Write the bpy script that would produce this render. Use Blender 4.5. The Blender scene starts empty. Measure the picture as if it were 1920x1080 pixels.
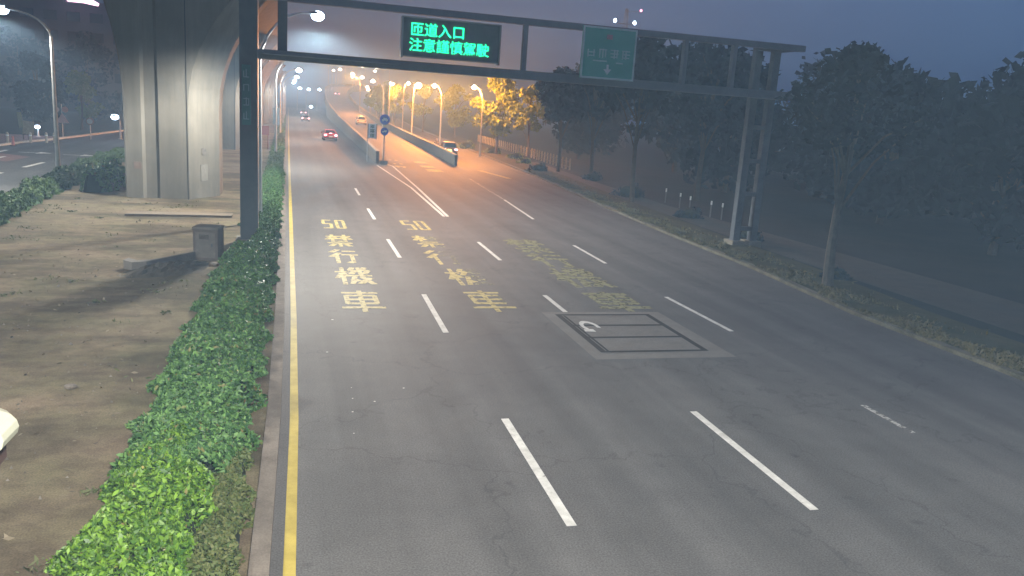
import bpy, math, random
import numpy as np
from mathutils import Vector, Matrix
random.seed(7); rng = np.random.default_rng(7)
S = bpy.context.scene; C = S.collection
R = math.radians; PI = math.pi

# ------------------------------------------------------------ camera, night sky, exposure
CAM_H = 5.6077
pi_, ya, ro = .2162, .2771, .0678
fw = Vector((math.sin(ya)*math.cos(pi_), math.cos(ya)*math.cos(pi_), -math.sin(pi_)))
rt = Vector((math.cos(ya), -math.sin(ya), 0)); up = rt.cross(fw)
r_ = math.cos(ro)*rt + math.sin(ro)*up; u_ = -math.sin(ro)*rt + math.cos(ro)*up
cd = bpy.data.cameras.new('camera'); cam = bpy.data.objects.new('camera', cd); C.objects.link(cam)
m = Matrix((r_, u_, -fw)).transposed().to_4x4(); m.translation = (0, 0, CAM_H); cam.matrix_world = m
cd.sensor_width = 36; cd.lens = 1510.26/1920*36; cd.clip_start = .1; cd.clip_end = 4000
S.camera = cam
S.render.engine = 'CYCLES'
S.view_settings.view_transform = 'Standard'; S.view_settings.look = 'None'
S.view_settings.exposure = 2.3; S.view_settings.gamma = 1
S.cycles.volume_bounces = 0; S.cycles.max_bounces = 4; S.cycles.diffuse_bounces = 2
S.cycles.sample_clamp_indirect = 3; S.cycles.sample_clamp_direct = 0

W = bpy.data.worlds.new('World'); S.world = W; W.use_nodes = True
nt = W.node_tree; nt.nodes.clear()
def N(nt, t, **k):
    n = nt.nodes.new(t)
    for a, b in k.items(): setattr(n, a, b)
    return n
tc = N(nt, 'ShaderNodeTexCoord'); sp = N(nt, 'ShaderNodeSeparateXYZ')
nt.links.new(tc.outputs['Generated'], sp.inputs[0])
mr = N(nt, 'ShaderNodeMapRange'); mr.inputs[1].default_value = -.35; mr.inputs[2].default_value = .75
nt.links.new(sp.outputs['X'], mr.inputs[0])
cr = N(nt, 'ShaderNodeValToRGB')
cr.color_ramp.elements[0].color = (.0095, .0115, .0165, 1)
cr.color_ramp.elements[1].color = (.0095, .0225, .0520, 1)
e = cr.color_ramp.elements.new(.5); e.color = (.0215, .0290, .0510, 1)
nt.links.new(mr.outputs[0], cr.inputs[0])
mz = N(nt, 'ShaderNodeMapRange'); mz.inputs[1].default_value = -.05; mz.inputs[2].default_value = .25
mz.inputs[3].default_value = .75; mz.inputs[4].default_value = 1.15
nt.links.new(sp.outputs['Z'], mz.inputs[0])
vm = N(nt, 'ShaderNodeVectorMath', operation='SCALE'); nt.links.new(cr.outputs[0], vm.inputs[0]); nt.links.new(mz.outputs[0], vm.inputs['Scale'])
bg = N(nt, 'ShaderNodeBackground'); bg.inputs[1].default_value = 1
wo = N(nt, 'ShaderNodeOutputWorld'); nt.links.new(vm.outputs[0], bg.inputs[0]); nt.links.new(bg.outputs[0], wo.inputs[0])

LAMP_W = 1950      # white street lamps over the carriageway
LAMP_O = 760      # sodium lamps over the ramp and service road
HAZE = .0025

# ------------------------------------------------------------ materials
MT = {}
def mat(name, col, rough=.8, col2=None, scale=4, detail=6, metal=0, emit=None, es=0, bump=0, island=False, spec=.4,
        fine=0, worn=0, stretch=None, dead=0):
    if name in MT: return MT[name]
    m = bpy.data.materials.new(name); m.use_nodes = True; t = m.node_tree; b = t.nodes['Principled BSDF']
    b.inputs['Base Color'].default_value = (*col, 1); b.inputs['Roughness'].default_value = rough
    b.inputs['Metallic'].default_value = metal; b.inputs['Specular IOR Level'].default_value = spec
    g = N(t, 'ShaderNodeNewGeometry'); co = g.outputs['Position']
    if stretch:
        q = N(t, 'ShaderNodeVectorMath', operation='MULTIPLY'); q.inputs[1].default_value = stretch
        t.links.new(co, q.inputs[0]); co = q.outputs[0]
    if col2:
        mx = N(t, 'ShaderNodeMix', data_type='RGBA'); mx.inputs[6].default_value = (*col, 1); mx.inputs[7].default_value = (*col2, 1)
        if island and dead:
            rp = N(t, 'ShaderNodeValToRGB'); el = rp.color_ramp.elements; el[0].color = (*col,1); el[1].color = (.16,.12,.05,1)
            a = el.new(1-dead); a.color = (*col2,1); a = el.new(.82); a.color = (col2[0]*1.25,col2[1]*1.25,col2[2]*1.2,1); a = el.new(.45); a.color = tuple(.6*p+.4*q for p,q in zip(col,col2))+(1,)
            t.links.new(g.outputs['Random Per Island'], rp.inputs[0]); t.links.new(rp.outputs[0], mx.inputs[6]); mx.inputs[0].default_value = 0
        elif island: t.links.new(g.outputs['Random Per Island'], mx.inputs[0])
        else:
            n = N(t, 'ShaderNodeTexNoise'); n.inputs['Scale'].default_value = scale; n.inputs['Detail'].default_value = detail
            n.inputs['Roughness'].default_value = .65
            r = N(t, 'ShaderNodeMapRange'); r.inputs[1].default_value = .32; r.inputs[2].default_value = .68
            t.links.new(co, n.inputs[0]); t.links.new(n.outputs[0], r.inputs[0]); t.links.new(r.outputs[0], mx.inputs[0])
        out = mx.outputs[2]
        if fine:
            n2 = N(t, 'ShaderNodeTexNoise'); n2.inputs['Scale'].default_value = 38; n2.inputs['Detail'].default_value = 3
            t.links.new(g.outputs['Position'], n2.inputs[0])
            r2 = N(t, 'ShaderNodeMapRange'); r2.inputs[1].default_value = .3; r2.inputs[2].default_value = .7
            r2.inputs[3].default_value = 1-fine; r2.inputs[4].default_value = 1+fine
            t.links.new(n2.outputs[0], r2.inputs[0])
            sc = N(t, 'ShaderNodeVectorMath', operation='SCALE'); t.links.new(out, sc.inputs[0]); t.links.new(r2.outputs[0], sc.inputs['Scale'])
            out = sc.outputs[0]
        t.links.new(out, b.inputs['Base Color'])
    if bump:
        n = N(t, 'ShaderNodeTexNoise'); n.inputs['Scale'].default_value = scale*6; n.inputs['Detail'].default_value = 6
        t.links.new(g.outputs['Position'], n.inputs[0]); bp = N(t, 'ShaderNodeBump'); bp.inputs['Strength'].default_value = bump
        bp.inputs['Distance'].default_value = .03
        t.links.new(n.outputs[0], bp.inputs['Height']); t.links.new(bp.outputs[0], b.inputs['Normal'])
    if emit:
        b.inputs['Emission Color'].default_value = (*emit, 1); b.inputs['Emission Strength'].default_value = es
    if worn:     # paint rubbed off in patches
        n = N(t, 'ShaderNodeTexNoise'); n.inputs['Scale'].default_value = 5; n.inputs['Detail'].default_value = 8; n.inputs['Roughness'].default_value = .75
        t.links.new(g.outputs['Position'], n.inputs[0])
        r = N(t, 'ShaderNodeMapRange'); r.inputs[1].default_value = worn-.08; r.inputs[2].default_value = worn+.08
        t.links.new(n.outputs[0], r.inputs[0])
        tr = N(t, 'ShaderNodeBsdfTransparent'); ms = N(t, 'ShaderNodeMixShader')
        t.links.new(r.outputs[0], ms.inputs[0]); t.links.new(tr.outputs[0], ms.inputs[1]); t.links.new(b.outputs[0], ms.inputs[2])
        t.links.new(ms.outputs[0], t.nodes['Material Output'].inputs[0])
    MT[name] = m; return m

def asphalt(name, a, b_):
    if name in MT: return MT[name]
    m = mat(name, a, .75, b_, .16, 8, fine=.34, bump=.35, spec=.3)
    t = m.node_tree; bs = t.nodes['Principled BSDF']; src = bs.inputs['Base Color'].links[0].from_socket
    g = N(t, 'ShaderNodeNewGeometry')
    q = N(t, 'ShaderNodeVectorMath', operation='MULTIPLY'); q.inputs[1].default_value = (1.5, .05, 1); t.links.new(g.outputs['Position'], q.inputs[0])
    n = N(t, 'ShaderNodeTexNoise'); n.inputs['Scale'].default_value = 1; n.inputs['Detail'].default_value = 5; t.links.new(q.outputs[0], n.inputs[0])
    r = N(t, 'ShaderNodeMapRange'); r.inputs[1].default_value = .3; r.inputs[2].default_value = .7; r.inputs[3].default_value = .84; r.inputs[4].default_value = 1.16
    t.links.new(n.outputs[0], r.inputs[0])
    sx = N(t, 'ShaderNodeSeparateXYZ'); t.links.new(g.outputs['Position'], sx.inputs[0])
    wx = N(t, 'ShaderNodeMath', operation='MULTIPLY_ADD'); wx.inputs[1].default_value = 2*PI/1.95; wx.inputs[2].default_value = -.9*2*PI/1.95+PI/2; t.links.new(sx.outputs['X'], wx.inputs[0])
    ws = N(t, 'ShaderNodeMath', operation='SINE'); t.links.new(wx.outputs[0], ws.inputs[0])
    wa = N(t, 'ShaderNodeMath', operation='MULTIPLY_ADD'); wa.inputs[1].default_value = -.075; t.links.new(ws.outputs[0], wa.inputs[0]); t.links.new(r.outputs[0], wa.inputs[2])
    bn = N(t, 'ShaderNodeTexNoise'); bn.inputs['Scale'].default_value = .9; bn.inputs['Detail'].default_value = 7; bn.inputs['Roughness'].default_value = .7; t.links.new(g.outputs['Position'], bn.inputs[0])
    br = N(t, 'ShaderNodeMapRange'); br.inputs[1].default_value = .3; br.inputs[2].default_value = .7; br.inputs[3].default_value = .88; br.inputs[4].default_value = 1.12; t.links.new(bn.outputs[0], br.inputs[0])
    st = N(t, 'ShaderNodeTexNoise'); st.inputs['Scale'].default_value = 1.7; st.inputs['Detail'].default_value = 2; t.links.new(g.outputs['Position'], st.inputs[0])
    sr = N(t, 'ShaderNodeMapRange'); sr.inputs[1].default_value = .68; sr.inputs[2].default_value = .76; sr.inputs[3].default_value = 1; sr.inputs[4].default_value = .72; t.links.new(st.outputs[0], sr.inputs[0])
    m1 = N(t, 'ShaderNodeMath', operation='MULTIPLY'); t.links.new(wa.outputs[0], m1.inputs[0]); t.links.new(br.outputs[0], m1.inputs[1])
    r = N(t, 'ShaderNodeMath', operation='MULTIPLY'); t.links.new(m1.outputs[0], r.inputs[0]); t.links.new(sr.outputs[0], r.inputs[1])
    v = N(t, 'ShaderNodeTexVoronoi', feature='DISTANCE_TO_EDGE'); v.inputs['Scale'].default_value = .22
    wn = N(t, 'ShaderNodeTexNoise'); wn.inputs['Scale'].default_value = 1.2; wn.inputs['Detail'].default_value = 6; t.links.new(g.outputs['Position'], wn.inputs[0])
    ad = N(t, 'ShaderNodeVectorMath', operation='ADD'); wm = N(t, 'ShaderNodeVectorMath', operation='SCALE'); wm.inputs['Scale'].default_value = 1.6
    t.links.new(wn.outputs['Color'], wm.inputs[0]); t.links.new(g.outputs['Position'], ad.inputs[0]); t.links.new(wm.outputs[0], ad.inputs[1]); t.links.new(ad.outputs[0], v.inputs[0])
    cr_ = N(t, 'ShaderNodeMapRange'); cr_.inputs[1].default_value = 0; cr_.inputs[2].default_value = .008; cr_.inputs[3].default_value = .75; cr_.inputs[4].default_value = 1
    t.links.new(v.outputs['Distance'], cr_.inputs[0])
    mu = N(t, 'ShaderNodeMath', operation='MULTIPLY'); t.links.new(r.outputs[0], mu.inputs[0]); t.links.new(cr_.outputs[0], mu.inputs[1])
    sc = N(t, 'ShaderNodeVectorMath', operation='SCALE'); t.links.new(src, sc.inputs[0]); t.links.new(mu.outputs[0], sc.inputs['Scale'])
    t.links.new(sc.outputs[0], bs.inputs['Base Color'])
    return m

A_ROAD = asphalt('asphalt', (.080,.079,.080), (.100,.098,.097))
A_OLD = asphalt('asphalt_old', (.062, .063, .064), (.085, .085, .084))
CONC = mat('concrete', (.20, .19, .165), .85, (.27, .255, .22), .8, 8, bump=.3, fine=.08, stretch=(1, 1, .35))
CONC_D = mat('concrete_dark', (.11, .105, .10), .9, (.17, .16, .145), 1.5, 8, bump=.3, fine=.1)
KERB = mat('kerb_stone', (.10,.085,.07), .9, (.18,.155,.13), 2.5, 8, bump=.3, fine=.15)
DIRT = mat('dirt', (.185,.140,.098), .95, (.138,.122,.072), .55, 10, bump=.8, fine=.25, spec=.1)
def blotch(m, scale, lo, hi, a=.42, b=.58, stretch=(1,1,1)):
    t = m.node_tree; bs = t.nodes['Principled BSDF']; src = bs.inputs['Base Color'].links[0].from_socket
    g = N(t, 'ShaderNodeNewGeometry'); q = N(t, 'ShaderNodeVectorMath', operation='MULTIPLY'); q.inputs[1].default_value = stretch
    t.links.new(g.outputs['Position'], q.inputs[0]); n = N(t, 'ShaderNodeTexNoise'); n.inputs['Scale'].default_value = scale; n.inputs['Detail'].default_value = 7
    n.inputs['Roughness'].default_value = .6; t.links.new(q.outputs[0], n.inputs[0])
    r = N(t, 'ShaderNodeMapRange'); r.inputs[1].default_value = a; r.inputs[2].default_value = b; r.inputs[3].default_value = lo; r.inputs[4].default_value = hi
    t.links.new(n.outputs[0], r.inputs[0]); sc = N(t, 'ShaderNodeVectorMath', operation='SCALE'); t.links.new(src, sc.inputs[0]); t.links.new(r.outputs[0], sc.inputs['Scale'])
    t.links.new(sc.outputs[0], bs.inputs['Base Color'])
blotch(DIRT, .28, .50, 1.05, stretch=(.6,1.2,1)); blotch(DIRT, 2.2, .82, 1.1)  # broad pass paints soft shadow patches into the dirt colour, second pass mottles it
VERGE = mat('verge_soil', (.035, .042, .022), .95, (.075, .070, .040), .7, 9, bump=.8, fine=.3, spec=.1)
GROUND = mat('ground_soil', (.018,.026,.026), .95, (.034,.038,.036), .3, 9, bump=.6, fine=.2, spec=.1)
WHITE_P = mat('white_paint', (.42,.42,.40), .7, (.68,.68,.65), 4, 8, worn=.34)
WHITE_F = mat('white_paint_faded', (.40, .40, .38), .7, (.5, .5, .48), 6, 8, worn=.50)
YELLOW_L = mat('yellow_line_paint', (.30,.235,.04), .7, (.46,.36,.08), 2.5, 9, worn=.27)
YELLOW_P = mat('yellow_paint', (.30,.25,.09), .7, (.46,.39,.16), 5, 8, worn=.40)
YELLOW_H = mat('yellow_paint_half', (.24, .23, .12), .7, (.34, .33, .20), 5, 8, worn=.54)
YELLOW_F = mat('yellow_paint_faded', (.15,.15,.08), .8, (.22,.215,.12), 5, 8, worn=.42)
STEEL = mat('galvanised_steel', (.42, .43, .43), .45, (.52, .53, .53), 3, 5, metal=.3)
DSTEEL = mat('gantry_steel', (.055, .07, .085), .55, (.075, .09, .105), 2, 5, metal=.2)
GREY = mat('gantry_beam_steel', (.14,.16,.20), .7, (.18,.20,.24), 2, 5, metal=.1)
BLACK = mat('black_rubber', (.015, .015, .016), .7)
GLASS = mat('car_glass', (.01, .012, .015), .1, spec=.8)
JOINT = mat('steel_joint', (.008,.008,.008), .8, (.016,.015,.014), 6)
LEAF_D = mat('leaf_dark_green', (.022,.070,.020), .55, (.095,.190,.055), island=True, spec=.3, dead=.06)
LEAF_B = mat('leaf_bright_green', (.030,.090,.012), .5, (.130,.240,.025), island=True, spec=.4, dead=.03)
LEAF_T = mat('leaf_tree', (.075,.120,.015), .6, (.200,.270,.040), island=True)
LEAF_HAZED = mat('leaf_haze_tinted', (.012,.030,.050), .8, (.024,.050,.072), island=True, spec=.05)  # blue of the night veil is painted into this leaf colour
GRASS = mat('grass_blade', (.045, .080, .018), .7, (.110, .120, .040), island=True)
TWIG = mat('hedge_core', (.012, .020, .010), .95)
BARK = mat('bark', (.055, .042, .032), .9, (.09, .075, .06), 4, 8, bump=.8)
BARK_G = mat('pale_bark', (.06,.065,.065), .9, (.10,.10,.095), 4, 8, bump=.6)
SIGN_G = mat('sign_green', (.07,.42,.33), .5, (.09,.46,.37), 2)
SIGN_W = mat('sign_white', (.82,.88,.85), .5)
SIGN_PALE = mat('sign_pale_green', (.55,.78,.72), .6)
SIGN_B = mat('sign_blue', (.02,.07,.62), .4)
SIGN_R = mat('sign_red', (.45, .05, .05), .5)

# ------------------------------------------------------------ mesh helpers
class MB:
    def __init__(s): s.v = []; s.f = []
    def add(s, vs, fs):
        o = len(s.v); s.v += [tuple(p) for p in vs]; s.f += [tuple(i+o for i in f) for f in fs]; return s
    def box(s, x0, x1, y0, y1, z0, z1):
        return s.add([(x0,y0,z0),(x1,y0,z0),(x1,y1,z0),(x0,y1,z0),(x0,y0,z1),(x1,y0,z1),(x1,y1,z1),(x0,y1,z1)],
                     [(0,3,2,1),(4,5,6,7),(0,1,5,4),(1,2,6,5),(2,3,7,6),(3,0,4,7)])
    def sheet(s, pts, z=None):
        return s.add([(p[0], p[1], p[2] if z is None else z) for p in pts], [tuple(range(len(pts)))])
    def prism(s, pts, z0, z1):
        n = len(pts)
        return s.add([(x,y,z0) for x,y in pts]+[(x,y,z1) for x,y in pts],
                     [tuple(reversed(range(n))), tuple(range(n,2*n))]+[(i,(i+1)%n,n+(i+1)%n,n+i) for i in range(n)])
    def loft(s, rings, cap=True):
        n = len(rings[0]); vs = [p for r in rings for p in r]; fs = []
        for k in range(len(rings)-1):
            for i in range(n): fs.append((k*n+i, k*n+(i+1)%n, (k+1)*n+(i+1)%n, (k+1)*n+i))
        if cap: fs += [tuple(reversed(range(n))), tuple(range((len(rings)-1)*n, len(rings)*n))]
        return s.add(vs, fs)
    def tube(s, pts, rad, n=8, cap=True):
        pts = [Vector(p) for p in pts]
        if not hasattr(rad, '__len__'): rad = [rad]*len(pts)
        rings = []
        for i, p in enumerate(pts):
            d = (pts[min(i+1,len(pts)-1)]-pts[max(i-1,0)]).normalized()
            a = d.cross(Vector((0,0,1)) if abs(d.z) < .9 else Vector((0,1,0))).normalized(); b = d.cross(a)
            rings.append([p+rad[i]*(math.cos(2*PI*k/n)*a+math.sin(2*PI*k/n)*b) for k in range(n)])
        return s.loft(rings, cap)
    def ball(s, c, r, n=10, m=6, sz=1):
        rings = []
        for j in range(1, m):
            a = PI*j/m - PI/2
            rings.append([(c[0]+r*math.cos(a)*math.cos(2*PI*k/n), c[1]+r*math.cos(a)*math.sin(2*PI*k/n), c[2]+r*sz*math.sin(a)) for k in range(n)])
        return s.loft(rings)
    def obj(s, name, mt, parent=None, smooth=False):
        me = bpy.data.meshes.new(name); me.from_pydata(s.v, [], s.f); me.materials.append(mt)
        if smooth:
            for p in me.polygons: p.use_smooth = True
        o = bpy.data.objects.new(name, me); C.objects.link(o)
        if parent: o.parent = parent
        return o
def tag(o, label=None, cat=None, group=None, kind=None):
    for k, v in (('label', label), ('category', cat), ('group', group), ('kind', kind)):
        if v: o[k] = v
    return o
def thing(name, label, cat, loc=(0,0,0), rz=0, group=None):
    o = bpy.data.objects.new(name, None); C.objects.link(o); o.location = loc; o.rotation_euler = (0,0,rz)
    return tag(o, label, cat, group)
def struct(mb, name, mt, parent=None):
    o = mb.obj(name, mt, parent)
    if not parent: o['kind'] = 'structure'
    return o
def copy_tree(o, parent=None):
    c = o.copy(); C.objects.link(c)
    if parent: c.parent = parent
    for ch in list(o.children): copy_tree(ch, c)
    return c
def fast_mesh(name, verts, faces_n, mt, parent=None):
    """verts (n*k,3) with k-gons laid out in order"""
    me = bpy.data.meshes.new(name); nv = len(verts); nf = nv//faces_n
    me.vertices.add(nv); me.vertices.foreach_set('co', verts.astype(np.float32).ravel())
    me.loops.add(nv); me.loops.foreach_set('vertex_index', np.arange(nv, dtype=np.int32))
    me.polygons.add(nf); me.polygons.foreach_set('loop_start', np.arange(0, nv, faces_n, dtype=np.int32))
    me.polygons.foreach_set('loop_total', np.full(nf, faces_n, dtype=np.int32))
    me.update(); me.validate(); me.materials.append(mt)
    o = bpy.data.objects.new(name, me); C.objects.link(o)
    if parent: o.parent = parent
    return o
def leaf_quads(c, size, upw=.6, aspect=.5):
    """pointed leaf quads at centres c (n,3)"""
    n = len(c); d = rng.normal(size=(n,3)); d[:,2] = np.abs(d[:,2])*upw+.1; d /= np.linalg.norm(d,axis=1)[:,None]
    a = rng.normal(size=(n,3)); a -= (a*d).sum(1)[:,None]*d; a /= np.linalg.norm(a,axis=1)[:,None]
    b = np.cross(d,a); s = size*rng.uniform(.45,1.6,(n,1))
    return np.stack([c-a*s, c-b*s*aspect+a*s*.1, c+a*s, c+b*s*aspect+a*s*.1], 1).reshape(-1,3)
def text_mesh(txt, x0, x1, y0, y1, z, mt, name, parent, bold=.02, font_res=3, upright=None):
    """painted / raised lettering filling the given box; upright = (y plane, thickness) makes it stand facing -Y"""
    cu = bpy.data.curves.new('t', 'FONT'); cu.body = txt; cu.offset = bold; cu.resolution_u = font_res
    to = bpy.data.objects.new('t', cu); C.objects.link(to)
    if upright: cu.extrude = .01
    dg = bpy.context.evaluated_depsgraph_get(); me = bpy.data.meshes.new_from_object(to.evaluated_get(dg))
    bpy.data.objects.remove(to); me.name = name
    n = len(me.vertices); co = np.empty(n*3, np.float32); me.vertices.foreach_get('co', co); co = co.reshape(-1,3)
    mn, mx = co.min(0), co.max(0)
    X = x0+(co[:,0]-mn[0])/(mx[0]-mn[0])*(x1-x0); Y = y0+(co[:,1]-mn[1])/(mx[1]-mn[1])*(y1-y0)
    if upright: co = np.stack([X, upright-co[:,2], Y], 1)
    else: co = np.stack([X, Y, np.full(n, z)], 1)
    me.vertices.foreach_set('co', co.astype(np.float32).ravel()); me.update(); me.materials.clear(); me.materials.append(mt)
    o = bpy.data.objects.new(name, me); C.objects.link(o); o.parent = parent; return o

# ------------------------------------------------------------ ground and roads
struct(MB().sheet([(-900,-60),(900,-60),(900,1500),(-900,1500)], -.06), 'ground', GROUND)
KR = [(17.3,-5),(17.3,21),(18.13,28.8),(18.5,37),(19.76,53.3),(21.2,70),(22.4,90),(24.2,120),(27,160),(31,220),(38,300)]
YL = [(0.0,-5),(.02,9),(.10,14),(.12,21),(.07,37),(-.05,75),(-.2,140),(-.4,256),(-.6,420)]
left = [(x-.22,y) for x,y in YL]
road = struct(MB().sheet(left[:1]+KR+[(38,420)]+left[:0:-1], 0), 'main_road', A_ROAD)
# widened service road is part of the same surface; opposite carriageway
LN = [(-9.6,-5),(-10.4,20),(-12.1,38),(-13.2,62),(-13.2,75),(-12.6,100),(-11.9,150),(-11.5,300)]
LF = [(-24,-5),(-24.2,40),(-23.3,70),(-22.6,80),(-21.6,87),(-19.5,111),(-18.6,150),(-18.2,300)]
lroad = struct(MB().sheet(LN+LF[::-1], -.01), 'opposite_road', A_OLD)
def strip(pts, w0, w1, z0, z1):
    b = MB()
    for (x0,y0),(x1,y1) in zip(pts[:-1], pts[1:]):
        b.add([(x0+w0,y0,z0),(x0+w1,y0,z0),(x1+w1,y1,z0),(x1+w0,y1,z0),(x0+w0,y0,z1),(x0+w1,y0,z1),(x1+w1,y1,z1),(x1+w0,y1,z1)],
              [(4,5,6,7),(0,4,7,3),(1,2,6,5)])
    return b
struct(strip(YL, -.46, -.22, -.05, .10), 'median_kerb', KERB)
struct(strip(KR, 0, .30, -.05, .11), 'right_kerb', mat('dirty_kerb', (.055,.055,.04), .95, (.16,.15,.11), 1.6, 9, bump=.5, fine=.3))
struct(strip(LF[2:], -.35, 0, -.05, .14), 'opposite_kerb', mat('white_kerb', (.42,.42,.38), .8, (.6,.6,.55), 2, 6))
struct(strip(LN, 0, .18, -.05, .08), 'planter_kerb', KERB)
struct(MB().sheet([(x+.18,y) for x,y in LN]+[(x-.46,y) for x,y in YL[::-1]], .03), 'dirt_median', DIRT)
struct(MB().sheet([(x+.30,y) for x,y in KR]+[(x+3.0+.02*max(0,y-60),y) for x,y in KR[::-1]], .08), 'grass_verge', VERGE)
struct(MB().sheet([(21.2,-5),(26,-5),(25.5,28),(24.8,50),(26,70),(27.5,90),(25.8,90),(24.3,72),(22.9,54),(21.5,30)], .02), 'footpath',
       mat('footpath_paving', (.034,.035,.030), .95, (.055,.052,.045), 1.2, 8, fine=.15))
struct(MB().sheet([(-40,66),(-22.4,79.5),(-21.8,86.5),(-21.9,92),(-40,92)], .02), 'red_pavement',
       mat('red_paving', (.16,.09,.09), .9, (.22,.14,.13), 1, 8))

# edge line, lane dashes, gore and ramp lines: painted sheets lying on the road
def lane(pts, w, z=.004):
    b = MB()
    for (x0,y0),(x1,y1) in zip(pts[:-1], pts[1:]):
        b.add([(x0-w/2,y0,z),(x0+w/2,y0,z),(x1+w/2,y1,z),(x1-w/2,y1,z)], [(0,1,2,3)])
    return b
lane([(x+.01,y) for x,y in YL], .15).obj('yellow_edge_line', YELLOW_L, road)
for pts in ([(3.84,9.62),(3.90,13.6)], [(3.86,19.4),(3.95,23.6)], [(3.98,29.5),(4.0,33.6)], [(4.02,39.4),(4.05,43.4)], [(4.1,49.5),(4.15,53.5)],
            [(7.72,9.55),(7.79,13.6)], [(7.76,20.75),(7.78,23.55)], [(7.80,29.3),(7.85,33.4)],
            [(11.95,19.3),(11.9,23.4)], [(12.0,29.0),(12.1,33.1)]):
    lane(pts, .15).obj('lane_dash', WHITE_P, road)
lane([(11.75,12.1),(11.78,13.6)], .13).obj('worn_lane_dash', WHITE_F, road)
lane([(7.78,41.2),(8.05,55.2),(7.62,73.8)], .16).obj('gore_line', WHITE_P, road)
lane([(7.98,41.2),(8.5,55.2),(9.0,73.8),(8.5,77)], .16, .005).obj('gore_line', WHITE_P, road)
lane([(12.65,41.2),(13.3,50)], .15).obj('ramp_edge_line', WHITE_P, road)
lane([(13.3,50),(14.08,64.3)], .2).obj('worn_ramp_edge_line', WHITE_F, road)
# speed limit and motorcycle ban lettering
cols = [(YELLOW_P, [('50',1.42,2.52,36.2,38.7),('禁',1.41,2.52,31.6,34.4),('行',1.43,2.50,28.3,30.9),('機',1.44,2.68,24.9,27.5),('車',1.40,2.66,21.5,24.0)]),
        (YELLOW_H, [('50',5.15,6.38,36.4,39.2),('禁',5.05,6.27,31.8,34.7),('行',5.04,6.32,28.3,31.1),('機',5.15,6.50,24.9,27.5),('車',5.12,6.45,21.5,24.1)]),
        (YELLOW_F, [('禁',9.05,10.7,31.0,34.4),('行',9.15,10.7,28.1,30.8),('機',9.0,10.75,24.7,27.8),('車',9.0,10.75,21.5,24.0)])]
GLYPH = {
 '5': [[(.92,.97),(.08,.97),(.08,.54),(.92,.54),(.92,.03),(.08,.03)]], '0': [[(.1,.97),(.9,.97),(.9,.03),(.1,.03),(.1,.97)]],
 '車': [[(.06,.90),(.94,.90)],[(.14,.76),(.86,.76)],[(.14,.57),(.86,.57)],[(.14,.38),(.86,.38)],[(.14,.76),(.14,.38)],[(.86,.76),(.86,.38)],[(0,.19),(1,.19)],[(.5,1),(.5,0)]],
 '行': [[(.30,1),(.02,.78)],[(.34,.74),(.0,.45)],[(.22,.58),(.22,0)],[(.48,.88),(.95,.88)],[(.42,.60),(1,.60)],[(.78,.60),(.78,.03),(.60,.07)]],
 '禁': [[(.02,.86),(.47,.86)],[(.25,1),(.25,.52)],[(.25,.83),(.02,.58)],[(.25,.83),(.46,.62)],[(.53,.86),(.98,.86)],[(.75,1),(.75,.52)],[(.75,.83),(.55,.60)],[(.75,.83),(.98,.58)],
       [(.2,.43),(.8,.43)],[(.03,.28),(.97,.28)],[(.5,.28),(.5,0)],[(.3,.2),(.12,.03)],[(.7,.2),(.88,.03)]],
 '機': [[(0,.73),(.37,.73)],[(.19,1),(.19,0)],[(.19,.68),(.02,.35)],[(.19,.64),(.35,.45)],[(.52,1),(.43,.84),(.57,.80),(.44,.60)],[(.88,1),(.79,.84),(.95,.80),(.82,.60)],
       [(.38,.50),(1,.50)],[(.68,1),(.73,.40),(.98,.02)],[(.53,.50),(.40,.03)],[(.95,.36),(.62,.04)],[(.46,.28),(.60,.18)]]}
def glyph(ch, x0, x1, y0, y1, mt, name, part=None, z=.005, parent=None, w=.075, h=.11):
    """strokes painted with a stencil: upright strokes w half-wide, level ones h half-long"""
    b = MB()
    for k, st in enumerate(GLYPH[ch]):
        if part is not None and ((sum(p[0] for p in st)/len(st) > .55) != part): continue
        for p, q in zip(st[:-1], st[1:]):
            P = [Vector((x0+a*(x1-x0), y0+c*(y1-y0))) for a, c in (p, q)]
            d = P[1]-P[0]; n = Vector((-d.y, d.x)).normalized(); t = w*abs(n.x)+h*abs(n.y); e_ = d.normalized()*.03
            zz = z+.0004*k+.0001*(p[0]+p[1])
            b.add([(*(P[0]-e_+n*t),zz),(*(P[0]-e_-n*t),zz),(*(P[1]+e_-n*t),zz),(*(P[1]+e_+n*t),zz)], [(0,1,2,3)])
    if b.v: return b.obj(name, mt, parent or road)
for ci, (mt, chars) in enumerate(cols):
    for ch, x0, x1, y0, y1 in chars:
        x0 += .06; x1 -= .06
        if ch == '50':
            xm = (x0+x1)/2
            glyph('5', x0, xm-.10, y0, y1, YELLOW_P, 'painted_number'); glyph('0', xm+.10, x1, y0, y1, YELLOW_P, 'painted_number')
        elif ci == 1:
            glyph(ch, x0, x1, y0, y1, YELLOW_P, 'painted_character', False); glyph(ch, x0, x1, y0, y1, YELLOW_H, 'worn_character', True)
        elif ci == 0: glyph(ch, x0, x1, y0, y1, mt, 'painted_character')
        else: glyph(ch, x0, x1, y0, y1, mt, 'faded_character', w=.11, h=.16)
# worn white ring on the cover and specks of spilt paint
sb = MB()
for x, y, s in ((1.1,20.7,.03),(.85,17.9,.025),(1.6,14.7,.02),(1.2,14.9,.015),(1.15,14.2,.018),(1.22,15.5,.012),(2.25,15.4,.02),(1.1,13.2,.012)):
    sb.add([(x-s,y-s*.7,.004),(x+s*.8,y-s,.004),(x+s,y+s,.004),(x-s*.6,y+s*.8,.004)], [(0,1,2,3)])
sb.obj('paint_specks', WHITE_P, road)
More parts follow.
